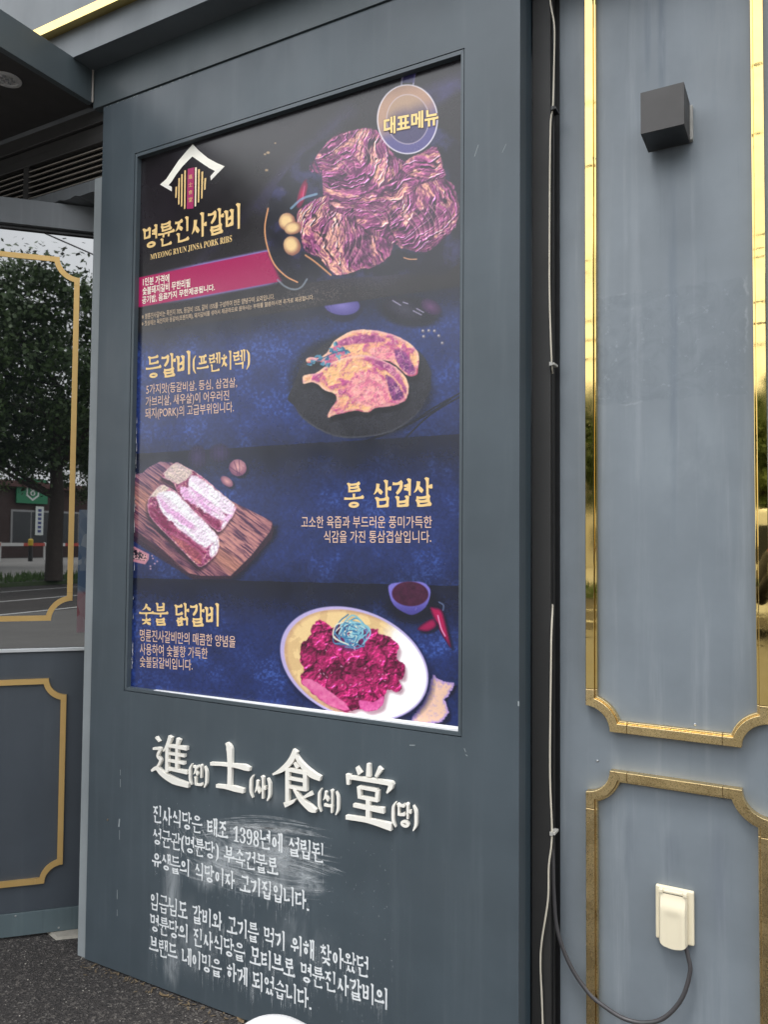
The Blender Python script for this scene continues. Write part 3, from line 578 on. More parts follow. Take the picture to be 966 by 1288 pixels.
    a0, b0 = 340+408/k, 725+425/k
    e, d, p, qq = ell(sl, a0+3, b0+5, 99, 69, 22, 8); ov(sl, e*.8, rgb(10, 14, 44))
    e, d, p, qq = ell(sl, a0, b0, 97, 67.5, 22, 1.2); ov(sl, e, rgb(190, 176, 222)); e, d, p, qq = ell(sl, a0+1.5, b0+.8, 93, 64.5, 22, 1.4)
    mot = fbm(x_+wx*14, y_+wy*14, 11, 4, 5); split = x_-(430+.0*y_)+(y_-800)*.55
    cpl = C(rgb(238, 206, 150), rgb(214, 178, 128), ss(.48, .58, mot)*.7); cpl = C(cpl, rgb(255, 253, 252), ss(40, 75, split+14*(mot-.5))); ov(sl, e, cpl)
    br2 = ss(.93, .99, d)*e*ss(60, 20, split); ov(sl, br2*.4, rgb(170, 120, 100)); ov(sl, e*np.exp(-((split+(-5))/40)**2)*ss(880, 905, y_)*.5, rgb(222, 130, 70))
    ch = q([(215,220),(255,215),(300,250),(330,230),(460,250),(505,250),(540,285),(590,300),(625,350),(615,400),(650,430),(650,490),(625,500),(640,535),(620,560),(570,550),(555,600),(540,640),(480,660),(430,640),(380,660),(320,640),(260,610),(200,560),(150,510),(145,480),(165,460),(145,400),(150,330),(190,290)])
    sh, _ = poly(sl, [(a+3, b+4) for a, b in ch], 4); ov(sl, sh*.6, rgb(140, 90, 110)); mk, sd_ = poly(sl, ch, 1.1, 5, 7)
    n = fbm(x_, y_, 3, 3, 55); h1 = fbm(x_+wx*16, y_+wy*16, 20, 3, 91); h2 = 1-2*np.abs(fbm(x_+wx*12, y_+wy*12, 13, 3, 92)-.5); h3 = 1-2*np.abs(fbm(x_+wx*8, y_+wy*8, 6, 3, 93)-.5)
    b1, e1, id1 = cells(x_+wx*26, y_+wy*26, 22, 9); hgt = h1*1.1+(1-b1)*.5+h2*.35+h3*.28+n*.16; gy, gx = np.gradient(hgt); sh_ = np.clip((gy*.8-gx*.6)*7, -1, 1)
    col = C(rgb(96, 6, 52), rgb(182, 34, 104), ss(.9, 1.7, hgt)); col = C(col, rgb(212, 70, 130), ss(.45, .7, n)*.35); col = C(col, rgb(52, 0, 30), ss(.10, .0, e1)*.75); col = col*(1+.8*sh_)[..., None]+np.clip(sh_-.3, 0, 1)[..., None]*rgb(255, 150, 190); ov(sl, mk, col)
    mm, s2 = poly(sl, q([(150,510),(200,500),(290,560),(370,620),(380,650),(320,640),(260,610),(200,560)]), 1.3, 2); ov(sl, mm, C(rgb(206, 70, 138), rgb(236, 140, 180), fbm(x_, y_, 4, 3, 21)))
    mm, s2 = poly(sl, q([(435,600),(500,610),(550,580),(545,630),(480,658),(440,640)]), 1.3, 2); ov(sl, mm, C(rgb(198, 52, 128), rgb(240, 130, 190), fbm(x_, y_, 4, 3, 21)))
    ov(sl, ell(sl, 340+390/k, 725+290/k, 20, 19, 0, 4)[0]*.5, rgb(40, 40, 80))
    rs = random.Random(5)
    for i in range(46):
        a = rs.uniform(0, 6.28); r0 = rs.uniform(2, 16); cx, cy = 340+392/k, 725+275/k; pa = [(cx+r0*math.cos(a), cy+r0*math.sin(a))]
        for j in range(3): a += rs.uniform(.5, 1.3); rr = r0+rs.uniform(-4, 8); pa.append((cx+rr*math.cos(a)*1.1, cy+rr*math.sin(a)))
        ov(sl, line(sl, pa, rs.uniform(1.1, 1.9), .7), rgb(*rs.choice([(86,150,186),(130,190,206),(226,226,206),(60,118,160),(170,210,214)])))
    for i in range(26):
        ang = rs.uniform(0, 6.28); rr = rs.uniform(8, 38); cx, cy = 340+400/k+rr*math.cos(ang)*1.3, 725+450/k+rr*math.sin(ang); ov(sl, line(sl, [(cx, cy), (cx+rs.uniform(-2,2), cy+rs.uniform(-2,2)+.1)], 1, .6)*mk*.7, rgb(255, 225, 235))
    img[:] = np.clip(img, 0, 1); gr_ = np.random.RandomState(1).randn(Hd, Wd, 1).astype(np.float32)*.012; img[:] = np.clip(img+gr_, 0, 1); lum = img.mean(-1, keepdims=True); img[:] = np.clip(lum+(img-lum)*1.02, 0, 1)
    im = bpy.data.images.new('menu_print', Wd, Hd); buf = np.ones((Hd, Wd, 4), np.float32); buf[..., :3] = img
    im.pixels.foreach_set(buf.ravel()); im.pack(); return im

# ------------------------------------------------------------------ shared materials
M = {}
def _gold():
    m = Mt('brass_trim'); m.set(Metallic=1.0); f = m.noise(30, 4); m.col(m.mix(f, (.80,.57,.19), (.86,.65,.27))); m.rough(m.ramp(m.noise(18, 4, .6, (1,1,.3)), .4, .8, .02, .09)); m.bump(m.noise(50, 3), .014, .001); return m.m
M['gold'] = _gold()
def _goldglint():  # glitter of the lower brass is put into the colour as brown speckle
    m = Mt('brass_trim_glint_speckle'); m.set(Metallic=1.0); f = m.noise(30, 4); m.col(m.mix(f, (.84,.62,.28), (.92,.72,.40))); m.rough(m.ramp(m.noise(18, 4, .6), .35, .75, .24, .38)); sp_ = m.ramp(m.noise(520, 2, .6), .52, .66, 0, .75); m.col(m.mix(sp_, m.b.inputs['Base Color'].links[0].from_socket, (.30,.19,.07))); m.bump(m.noise(420, 1, .5), .16, .0006); return m.m
M['goldglint'] = _goldglint()
def _goldsat():
    m = Mt('satin_gold'); m.set(Metallic=.55); f = m.noise(12, 4); m.col(m.mix(f, (.60,.38,.13), (.70,.47,.19))); m.rough(.38); return m.m
M['satin'] = _goldsat()
M['lamp_black'] = plain('lamp_black', (.045,.042,.041), .55, .08)
M['black'] = plain('black_plastic', (.012,.012,.013), .4, .1)
M['dark'] = plain('dark_board', (.028,.027,.026), .6, .2, 4)
M['cablewhite'] = plain('cable_white', (.62,.57,.47), .5, .15, 30)
M['cream'] = plain('cream_plastic', (.78,.70,.52), .38, .05, 9)
M['white_letter'] = plain('letter_acrylic', (.84,.81,.74), .4, .05, 20)
M['steel'] = plain('steel', (.55,.56,.57), .3, .1, Metallic=.9)
M['silver'] = plain('sill_aluminium', (.62,.64,.65), .35, .08, 20, Metallic=.4)
M['whiteplastic'] = plain('white_plastic', (.80,.80,.81), .3, .03, 6)
M['plate'] = plain('lamp_plate', (.42,.41,.38), .6, .3, 60)

# sign paint with washed white smears on the lower part
def sign_paint():
    m = painted('sign_paint', (.060,.078,.092), .40, (.17,.2,.22), .16, (.04,.05,.06))
    base = m.b.inputs['Base Color'].links[0].from_socket
    W_ = (.52,.55,.57)
    sm = m.noise(16, 6, .7, (1,1,.35), (0,0,0), 1.2); sw = m.noise(7, 6, .75, (.8,1,3.2), (2,0,0), 2.5)
    col = base
    for (px, py, rx, rz, st, src) in ((292,1068,.13,.055,.75,'w'),(285,1086,.09,.05,.5,'s'),(345,1075,.11,.035,.45,'w'),(385,1108,.085,.05,.55,'w'),(330,1112,.15,.05,.35,'w'),(262,1100,.10,.07,.40,'s'),(215,1120,.05,.22,.34,'s'),(215,1215,.045,.1,.36,'s'),(355,1085,.04,.12,.30,'s'),(330,1000,.2,.05,.10,'s'),(240,1180,.14,.16,.16,'s'),(380,1180,.16,.1,.10,'s')):
        q = onY(px, py, D); k = m.blob(q[0]+1.43, 0, q[2], rx, .3, rz, 1.0)
        f = m.mul(m.mul(k, m.ramp(sw if src == 'w' else m_s, .42, .68)) if False else m.mul(k, m.ramp(sw if src == 'w' else sm, .34, .62)), min(.9, st*1.45)); col = m.mix(f, col, W_)
    dots = m.ramp(m.noise(75, 2, .5), .70, .76); kk = m.blob(onY(350,1110,D)[0]+1.43, 0, onY(350,1110,D)[2], .45, .3, .28, .7); col = m.mix(m.mul(m.mul(dots, kk), .35), col, W_)
    m.col(col); return m.m
M['sign'] = sign_paint()
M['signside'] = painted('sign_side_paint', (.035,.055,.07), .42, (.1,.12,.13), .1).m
M['strip'] = painted('edge_strip_paint', (.27,.295,.305), .45, (.3,.33,.35), .25).m
M['trimgrey'] = painted('frame_lip_paint', (.065,.083,.096), .4, (.15,.18,.2), .1).m
def wall_paint():
    m = painted('wall_paint', (.184,.212,.238), .36, (.34,.37,.395), .45, (.10,.125,.15)); col = m.b.inputs['Base Color'].links[0].from_socket
    # rubbed rectangle where a notice used to hang (object space = world minus wall origin)
    a = onY(752, 375, WY); b = onY(940, 495, WY); cx, cz = (a[0]+b[0])/2-.7, (a[2]+b[2])/2
    sx, sz = abs(b[0]-a[0])/2, abs(a[2]-b[2])/2
    v = m.n('ShaderNodeSeparateXYZ'); m.l(m.coord(), v.inputs[0])
    wob = m.mul(m.mul(m.noise(30, 4), .5, 'SUBTRACT'), .03)
    def rect(cx, cz, sx, sz, e):
        dx = m.mul(m.mul(v.outputs['X'], -cx, 'ADD'), 0, 'ADD'); ax = m.n('ShaderNodeMath', operation='ABSOLUTE'); m.l(dx, ax.inputs[0])
        dz = m.mul(v.outputs['Z'], -cz, 'ADD'); az = m.n('ShaderNodeMath', operation='ABSOLUTE'); m.l(dz, az.inputs[0])
        qx = m.mul(m.mul(ax.outputs[0], sx, 'SUBTRACT'), wob, 'ADD'); qz = m.mul(m.mul(az.outputs[0], sz, 'SUBTRACT'), wob, 'ADD')
        mxx = m.mul(qx, qz, 'MAXIMUM'); return m.ramp(mxx, e, -e), mxx
    r, dd = rect(cx, cz, sx, sz, .004)
    n = m.noise(14, 6, .75, (1,1,1), (5,0,0), 1.5); n2 = m.noise(45, 5, .7)
    col = m.mix(m.mul(r, m.ramp(n, .40, .66, .10, .50)), col, (.13,.155,.18)); col = m.mix(m.mul(m.mul(r, m.ramp(n2, .58, .66)), .35), col, (.32,.36,.39))
    ring = m.mul(m.ramp(dd, -.004, .0), m.ramp(dd, .006, .001)); col = m.mix(m.mul(m.mul(ring, m.ramp(m.noise(9, 4, .7, (1,1,1), (8,0,0)), .50, .66)), .30), col, (.42,.45,.48))
    q = onY(868, 580, WY); k = m.blob(q[0]-.7, 0, q[2], .14, 1, .2, .8); col = m.mix(m.mul(m.mul(k, m.ramp(m.noise(5,5,.6,(1,1,.6),(1,2,0)), .42, .58)), .3), col, (.30,.34,.37))
    # run marks below the outlet cover and down from above
    for px, py, rx, rz, c, st in ((815,30,.012,.2,(.10,.13,.17),.55),(833,45,.014,.28,(.10,.13,.17),.6),(847,400,.016,.7,(.11,.14,.18),.4),(800,500,.02,.8,(.34,.37,.4),.22),(842,1080,.012,.09,(.10,.12,.15),.5),(846,1075,.03,.08,(.12,.14,.17),.3),(905,1110,.03,.18,(.12,.14,.18),.3),(905,60,.10,.25,(.30,.32,.33),.2),(790,1060,.03,.12,(.11,.13,.16),.3)):
        q = onY(px, py, WY); k = m.blob(q[0]-.7, 0, q[2], rx, 1, rz, .75); col = m.mix(m.mul(m.mul(k, m.ramp(m.noise(12, 4, .6, (3,1,.3), (px,0,0)), .3, .55)), st), col, c)
    m.col(col)
    rr = m.ramp(m.noise(4, 5, .65, (1.5,1,.3), (9,0,0)), .35, .7, .30, .50); m.rough(rr); return m.m
M['wall'] = wall_paint()
M['door'] = painted('door_paint', (.052,.062,.075), .42, (.12,.14,.16), .15).m
M['skirt'] = painted('skirting_paint', (.085,.115,.125), .5, (.2,.24,.25), .3).m
M['beam'] = painted('beam_paint', (.13,.14,.15), .45, (.28,.3,.31), .35).m
M['corn'] = painted('cornice_paint', (.10,.115,.125), .42, (.24,.26,.27), .15).m
M['fascia'] = painted('fascia_paint', (.065,.082,.09), .42, (.15,.18,.19), .12).m
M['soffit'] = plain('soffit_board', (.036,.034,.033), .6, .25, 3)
M['louver'] = plain('louver_metal', (.34,.31,.27), .5, .2, 10)
M['bronze'] = plain('bronze_edge', (.12,.10,.075), .4, .2, 10)

def asphalt():
    m = Mt('asphalt'); v = m.n('ShaderNodeTexVoronoi'); m.l(m.coord(), v.inputs['Vector']); v.inputs['Scale'].default_value = 190
    v2 = m.n('ShaderNodeTexVoronoi'); m.l(m.coord(), v2.inputs['Vector']); v2.inputs['Scale'].default_value = 95
    sp = m.n('ShaderNodeSeparateColor'); m.l(v.outputs['Color'], sp.inputs[0]); sp2 = m.n('ShaderNodeSeparateColor'); m.l(v2.outputs['Color'], sp2.inputs[0])
    c = m.mix(sp.outputs[0], (.018,.016,.016), (.062,.054,.050)); c = m.mix(m.mul(m.ramp(sp.outputs[1], .86, .97), .6), c, (.24,.22,.2)); c = m.mix(m.mul(m.ramp(sp2.outputs[1], .90, .97), .5), c, (.19,.17,.15))
    big = m.noise(1.2, 5, .6); c = m.mix(m.ramp(big, .3, .7, 0, .25), c, (.012,.011,.011)); m.col(c); m.rough(.85)
    h = m.mul(v.outputs['Distance'], m.mul(v2.outputs['Distance'], .8), 'ADD'); m.bump(h, .9, .006); return m.m
M['asphalt'] = asphalt()

# ------------------------------------------------------------------ ground
g = MB(); g.add([(-400,-400,0),(400,-400,0),(400,60,0),(-400,60,0)], [(0,1,2,3)]); tag(g.build('ground', M['asphalt']), kind='structure')
g = MB(); g.add([(-60,-9.0,.004),(70,-9.0,.004),(70,-.9,.004),(-60,-.9,.004)], [(0,1,2,3)]); tag(g.build('parking_lot', plain('brightened_asphalt', (.11,.106,.10), .9, .25, 1.2, .3)), kind='structure')  # pale sheet, lightened so the brass mirrors brighter ground
roadm = plain('far_road', (.20,.195,.185), .9, .15, .8)
g = MB(); g.add([(-300,-46,.004),(300,-46,.004),(300,-20.0,.004),(-300,-20.0,.004)], [(0,1,2,3)]); tag(g.build('road', roadm), kind='structure')
g = MB()
for y0 in (-9.45,-12.0,-14.6):
    sl_ = -.13; g.add([(-40,y0-sl_*-48+.0-.05,.004),(60,y0+sl_*52-.05,.004),(60,y0+sl_*52+.06,.004),(-40,y0-sl_*-48+.06,.004)] if False else [(-30,y0-.05+.13*38,.004),(60,y0-.05-.13*52,.004),(60,y0+.06-.13*52,.004),(-30,y0+.06+.13*38,.004)], [(0,1,2,3)])
tag(g.build('road_markings', plain('line_paint', (.6,.6,.58), .8, .2, 6)), kind='structure')
g = MB(); g.box(-60, 60, -19.6, -16.6, 0, .12); tag(g.build('verge', plain('verge_soil', (.05,.075,.03), .9, .4, 3)), kind='structure')
g = MB(); rg = random.Random(3)
for i in range(5000):
    x, y = rg.uniform(-20, 32), rg.uniform(-19.5, -16.7); a = rg.uniform(0, 3.14); h = rg.uniform(.08,.3); dx, dy = .04*math.cos(a), .04*math.sin(a)
    g.add([(x-dx,y-dy,.12),(x+dx,y+dy,.12),(x+rg.uniform(-.06,.06),y+rg.uniform(-.06,.06),.12+h)], [(0,1,2)])
tag(g.build('grass', plain('grass', (.07,.13,.03), .8, .4, 3), fixn=False), kind='stuff')
# gravel grains by the foot of the sign
rg = random.Random(11); g = MB()
ico = [(0,0,1),(.89,0,.45),(.28,.85,.45),(-.72,.53,.45),(-.72,-.53,.45),(.28,-.85,.45),(0,0,-.4)]; icf = [(0,1,2),(0,2,3),(0,3,4),(0,4,5),(0,5,1),(6,2,1),(6,3,2),(6,4,3),(6,5,4),(6,1,5)]
for i in range(9000):
    x = rg.uniform(-3.5,-.3); y = 1.93-abs(rg.gauss(0,.8))
    if x < -2.21: y += (rg.random() < .5)*.0; y = min(y, 2.035+(x+2.405)-.02)
    if y < .2: continue
    r = rg.choice([.0012,.0016,.002,.0026,.0034]); a = rg.uniform(0,6.28)
    g.add([(x+r*(px*math.cos(a)-py*math.sin(a))*rg.uniform(.8,1.3), y+r*(px*math.sin(a)+py*math.cos(a)), pz*r*.8) for px,py,pz in ico], icf)
def gravelm():
    m = Mt('gravel'); v = m.n('ShaderNodeTexVoronoi'); m.l(m.coord(), v.inputs['Vector']); v.inputs['Scale'].default_value = 150; sp = m.n('ShaderNodeSeparateColor'); m.l(v.outputs['Color'], sp.inputs[0])
    c = m.mix(sp.outputs[0], (.03,.027,.025), (.10,.09,.08)); c = m.mix(m.ramp(sp.outputs[1], .85, .95), c, (.42,.39,.34)); m.col(c); m.rough(.8); return m.m
tag(g.build('gravel', gravelm(), fixn=False), kind='stuff')
g = MB()
for i in range(150):
    x = -2.2+1.5*rg.random()**1.0; y = D-.004-abs(rg.gauss(0,.022)); a = rg.uniform(0,3.14); L_ = rg.uniform(.003,.014); w_ = rg.uniform(.001,.004); z = rg.uniform(.001,.006)
    c_, s_ = math.cos(a), math.sin(a); g.add([(x-L_*c_,y-L_*s_,z),(x-w_*s_,y+w_*c_,z+.001),(x+L_*c_,y+L_*s_,z+.002),(x+w_*s_,y-w_*c_,z+.001)], [(0,1,2,3)])
tag(g.build('leaf_litter', plain('dry_litter', (.13,.095,.055), .8, .5, 60), fixn=False), kind='stuff')
leafm = plain('dry_leaf', (.17,.12,.065), .7, .3, 60)
for (px, py, L_, ang, lab) in ((206,1253,.035,.2,'thin curled tan leaf on asphalt below the washed sign text'), (302,1284,.045,-.4,'long tan leaf stalk on asphalt nearest the white rounded shell'), (135,1222,.014,1.0,'small pale leaf scrap at the foot of the sign near its left corner')):
    d_ = _ray(px, py); t = -EYE[2]/d_[2]; q = EYE+d_*t; g = MB(); n_ = 7; A = []; B = []
    for i in range(n_):
        u = i/(n_-1)-.5; w_ = .16*L_*math.cos(u*3)**.7; A.append((q[0]+L_*u*math.cos(ang)-w_*math.sin(ang), q[1]+L_*u*math.sin(ang)+w_*math.cos(ang), .002+.012*u*u*4*L_/.04)); B.append((q[0]+L_*u*math.cos(ang)+w_*math.sin(ang), q[1]+L_*u*math.sin(ang)-w_*math.cos(ang), .004))
    g.add(A+B, [(i,i+1,n_+i+1,n_+i) for i in range(n_-1)]); tag(g.build('fallen_leaf', leafm, fixn=False), lab, 'leaf')

# ------------------------------------------------------------------ menu sign
SX0, SX1, SZ1 = -2.212, -.655, 2.998
OX0, OX1, OZ0, OZ1 = -2.052, -.812, .937, 2.791      # groove round the print
IX0, IX1, IZ0, IZ1 = -2.040, -.823, .950, 2.777      # visible opening
sign = empty('menu_sign', (-1.43, D, 0), 'tall grey-blue menu sign cabinet with a printed meat poster and raised white characters', 'sign')
g = MB(); yb = D+.05
for (x0,x1,z0,z1) in ((SX0,OX0,.006,SZ1),(OX1,SX1,.006,SZ1),(OX0,OX1,.006,OZ0),(OX0,OX1,OZ1,SZ1)): g.box(x0,x1,D,yb,z0,z1)
# one welded front panel with a real opening
bmv = bmesh.new(); me = bpy.data.meshes.new('front_panel')
def ring(y): return [bmv.verts.new((x+1.43, y-D, z)) for x, z in ((SX0,.006),(SX1,.006),(SX1,SZ1),(SX0,SZ1))], [bmv.verts.new((x+1.43, y-D, z)) for x, z in ((OX0,OZ0),(OX1,OZ0),(OX1,OZ1),(OX0,OZ1))]
o1, i1 = ring(D); o2, i2 = ring(yb)
for k in range(4):
    j = (k+1) % 4; bmv.faces.new((o1[k],o1[j],i1[j],i1[k])); bmv.faces.new((o2[j],o2[k],i2[k],i2[j])); bmv.faces.new((o1[j],o1[k],o2[k],o2[j])); bmv.faces.new((i1[k],i1[j],i2[j],i2[k]))
bmesh.ops.bevel(bmv, geom=[e for e in bmv.edges if abs(e.calc_face_angle(0)) > 1], offset=.0015, segments=2, affect='EDGES')
bmesh.ops.recalc_face_normals(bmv, faces=bmv.faces); bmv.to_mesh(me); bmv.free(); me.materials.append(M['sign'])
o = bpy.data.objects.new('front_panel', me); COL.objects.link(o); o.parent = sign
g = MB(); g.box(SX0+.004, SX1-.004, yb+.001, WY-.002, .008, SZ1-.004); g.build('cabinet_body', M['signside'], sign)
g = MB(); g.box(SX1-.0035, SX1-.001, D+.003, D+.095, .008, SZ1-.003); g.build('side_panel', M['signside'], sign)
g = MB(); g.box(-2.262, SX0-.0015, D+.010, 2.2, .0, 2.752); g.build('edge_strip', M['strip'], sign, bevel=.002)
# lip round the opening: four mitred bars, set back in a groove
gp = .0022; a0,a1,c0,c1 = OX0+gp, OX1-gp, OZ0+gp, OZ1-gp
for P4 in ([(a0,c1),(IX0,IZ1),(IX1,IZ1),(a1,c1)], [(a0,c0),(a1,c0),(IX1,IZ0),(IX0,IZ0)], [(a0,c0),(IX0,IZ0),(IX0,IZ1),(a0,c1)], [(IX1,IZ0),(a1,c0),(a1,c1),(IX1,IZ1)]):
    g = MB(); g.prism(P4, lambda a,b,d: (a, D-d, b), -.032, -.001); g.build('frame_bar', M['trimgrey'], sign, bevel=.0006)
g = MB(); g.box(OX0+.001, OX1-.001, D+.034, D+.045, OZ0+.001, OZ1-.001); g.build('backing_board', M['black'], sign)
# the print itself
def printmat():
    m = Mt('menu_print'); im = paint_poster(IX0-.003, IX1+.003, IZ0-.004, IZ1+.004, PY)
    t = m.n('ShaderNodeTexImage', image=im); uv = m.n('ShaderNodeUVMap', uv_map='uv'); m.l(uv.outputs[0], t.inputs[0]); t.interpolation = 'Cubic'
    m.l(t.outputs[0], m.b.inputs['Base Color']); m.rough(m.ramp(m.noise(6, 4), .3, .7, .22, .29)); m.set(**{'Specular_IOR_Level': .72, 'IOR': 1.5}); m.bump(m.noise(2, 2), .02, .002); return m.m
px0, px1, pz0, pz1 = IX0-.003, IX1+.003, IZ0-.004, IZ1+.004
me = bpy.data.meshes.new('menu_print'); vs = []
nx, nz = 8, 12
for j in range(nz+1):
    for i in range(nx+1): vs.append((px0+(px1-px0)*i/nx+1.43, PY-D, pz0+(pz1-pz0)*j/nz))
nv = len(vs); vs += [(px0+1.43, PY-D+.003, pz0), (px1+1.43, PY-D+.003, pz0), (px1+1.43, PY-D+.003, pz1), (px0+1.43, PY-D+.003, pz1)]
fs = [(j*(nx+1)+i, j*(nx+1)+i+1, (j+1)*(nx+1)+i+1, (j+1)*(nx+1)+i) for j in range(nz) for i in range(nx)]+[(nv+1,nv,nv+3,nv+2)]
me.from_pydata(vs, [], fs); ul = me.uv_layers.new(name='uv')
for p in me.polygons:
    for li in p.loop_indices:
        v = me.vertices[me.loops[li].vertex_index].co; ul.data[li].uv = ((v.x-1.43-px0)/(px1-px0), (v.z-pz0)/(pz1-pz0))
me.materials.append(printmat()); poster = bpy.data.objects.new('poster', me); COL.objects.link(poster); poster.parent = sign
poster['label'] = 'glossy printed menu poster with four sections of meat dishes on black and dark blue'
g = MB(); g.hexa([(IX0+.12,D+.004,IZ0+.0005),(IX1,D+.004,IZ0+.0005),(IX1,PY-.002,IZ0+.0005),(IX0+.12,PY-.002,IZ0+.0005),(IX0+.12,D+.004,IZ0+.0012),(IX1,D+.004,IZ0+.006),(IX1,PY-.002,IZ0+.010),(IX0+.12,PY-.002,IZ0+.0015)]); g.build('lower_edge_tape', plain('edge_tape', (.75,.76,.78), .5, .1), sign)
g = MB()
for i in range(26):
    x = IX0+.004+rg.uniform(-.003,.003); z = rg.uniform(.98, 1.9) if i < 18 else rg.uniform(.955,1.1); g.add([(x,PY-.0015,z),(x+.002,PY-.002,z+.004),(x+.001,PY-.0015,z+rg.uniform(.01,.05)),(x-.001,PY-.001,z+.006)], [(0,1,2,3)])
tag(g.build('torn_print_edge', M['whiteplastic'], sign, fixn=False), kind='stuff')

# lettering on the print
tgold = plain('print_gold', (.86,.60,.26), .35, .12, 60); tpeach = plain('print_peach', (.74,.50,.38), .4, .1, 60); tcream = plain('print_cream', (.92,.78,.56), .4, .06, 60)
tfine = plain('print_fine', (.55,.42,.30), .4, .1, 60); tmag = plain('print_magenta', (.42,.022,.12), .35, .05, 60); thalo = plain('print_halo', (.93,.84,.72), .4, .05, 60)
LP = PY-.0006
def quad_frame(tl, bl, tr, br, y):
    P = [onY(*p, PY) for p in (tl, bl, tr, br)]
    return lambda a, b, d: (P[1][0]*(1-a)*(1-b)+P[3][0]*a*(1-b)+P[0][0]*(1-a)*b+P[2][0]*a*b, y-d, P[1][2]*(1-a)*(1-b)+P[3][2]*a*(1-b)+P[0][2]*(1-a)*b+P[2][2]*a*b)
def font_line(text, xl, xr, lt, lb, rt, rb, mat, name, bold=0.0, y=LP):
    fr = quad_frame((xl,lt),(xl,lb),(xr,rt),(xr,rb), y); vs, fs = glyphs(text, bold=bold); g = MB(); g.add([fr(p[0], p[1], 0) for p in vs], fs); return g.build(name, mat, poster, fixn=False)
def brush_line(text, xl, xr, lt, lb, rt, rb, mat, name, thick=.12, y=LP):
    brush_words(text, quad_frame((xl,lt),(xl,lb),(xr,rt),(xr,rb), y), thick, name, mat, poster)
brush_line('명륜진사갈비', 180, 304, 288, 314, 257, 287, tgold, 'brand_lettering', .185)
font_line('𝐌𝐘𝐄𝐎𝐍𝐆 𝐑𝐘𝐔𝐍 𝐉𝐈𝐍𝐒𝐀 𝐏𝐎𝐑𝐊 𝐑𝐈𝐁𝐒', 189, 291.5, 320, 327.5, 295.8, 305, tgold, 'lettering')
font_line('1인분 가격에', 179.5, 212.7, 349.8, 360, 344.5, 355, thalo, 'lettering', .02)
font_line('숯불돼지갈비 무한리필', 179, 239, 361.6, 371.6, 350.3, 361, thalo, 'lettering', .02)
font_line('공기밥, 음료까지 무한제공됩니다.', 178.5, 270, 373, 383.2, 357, 366, thalo, 'lettering', .02)
font_line('※ 명륜진사갈비는 목전지 70%, 등갈비 15%, 갈비 15%를 구성하여 만든 양념구이 요리입니다.', 178.3, 345.2, 395, 402.8, 369.3, 376.8, tfine, 'fine_print', .012)
font_line('※ 첫상에는 목전지와 등갈비(프렌치랙), 돼지갈비를 섞어서 제공하므로 원하시는 부위를 말씀하시면 추가로 제공합니다.', 178, 394.6, 404, 411.8, 370.5, 377.5, tfine, 'fine_print', .012)
brush_line('등갈비', 184, 241, 450, 476, 443, 470.5, tgold, 'heading_lettering', .185)
brush_line('(프렌치렉)', 242, 314.5, 448, 469, 440, 463, tgold, 'heading_lettering', .16)
font_line('5가지맛(등갈비살, 등심, 삼겹살,', 183.7, 298, 483.5, 498.5, 474.5, 489, tpeach, 'lettering', .004)
font_line('가브리살, 새우살)이 어우러진', 183, 288, 498.8, 514, 490.5, 505.5, tpeach, 'lettering', .004)
font_line('돼지(PORK)의 고급부위입니다.', 182.6, 294, 513.5, 529, 505, 520.5, tpeach, 'lettering', .004)
brush_line('통 삼겹살', 434, 544.5, 609, 638.7, 602.5, 635.4, tgold, 'heading_lettering', .185)
font_line('고소한 육즙과 부드러운 풍미가득한', 379, 543.6, 649, 664.3, 649, 664.3, tpeach, 'lettering', .004)
font_line('식감을 가진 통삼겹살입니다.', 407.4, 542.6, 667.4, 682.8, 667.4, 682.8, tpeach, 'lettering', .004)
brush_line('숯불 닭갈비', 175.6, 277, 759.5, 784.5, 761, 788, tgold, 'heading_lettering', .18)
font_line('명륜진사갈비만의 매콤한 양념을', 175.6, 296, 791, 806.4, 800, 814.8, tpeach, 'lettering', .004)
font_line('사용하여 숯불향 가득한', 175.6, 261, 808.6, 823.6, 814.8, 829, tpeach, 'lettering', .004)
font_line('숯불닭갈비입니다.', 175.6, 242, 824.8, 839, 829.5, 843.5, tpeach, 'lettering', .004)
font_line('대표메뉴', 482.4, 552.6, 147.6, 171.5, 134.5, 158, plain('medal_shadow', (.12,.08,.12), .4), 'medal_lettering', .05)
font_line('대표메뉴', 483, 551.6, 148.4, 170.4, 135.2, 157, plain('medal_yellow', (.90,.66,.26), .35, .05), 'medal_lettering', .03, LP-.0006)
# emblem: roof, slats, red plaque
def polyprint(pts, mat, name, y=LP):
    g = MB(); P = [onY(px, py, PY) for px, py in pts]; n = len(P)//2; g.add([(p[0], y, p[2]) for p in P], [(i,i+1,len(P)-2-i,len(P)-1-i) for i in range(n-1)]); return g.build(name, mat, poster, fixn=False)
k = 6.44; q = lambda L: [(170+a/k, 160+b/k) for a, b in L]
polyprint(q([(200,465),(250,420),(300,345),(350,270),(410,200),(465,138),(520,195),(590,252),(660,290),(725,318),
             (645,355),(600,332),(560,305),(515,275),(462,238),(430,268),(380,320),(330,385),(295,440),(262,478)]), plain('emblem_white', (.93,.90,.80), .35, .06, 30), 'emblem_roof')
polyprint(q([(200,465),(295,520),(297,485),(255,462)]), M['white_letter'], 'emblem_eave', LP-.0002); polyprint(q([(722,320),(612,432),(608,398),(655,345)]), M['white_letter'], 'emblem_eave', LP-.0002)
for (xa, ya, yb_) in ((332,484,570),(355,414,624),(378,382,640),(403,352,660),(490,328,640),(515,342,608),(542,362,576),(566,414,505)):
    polyprint(q([(xa-6,ya),(xa+6 if xa < 450 else xa+8,ya-3),(xa+2 if xa < 450 else xa+2,yb_),(xa-9,yb_+4)]), tgold if xa != 490 else tcream, 'emblem_slat', LP)
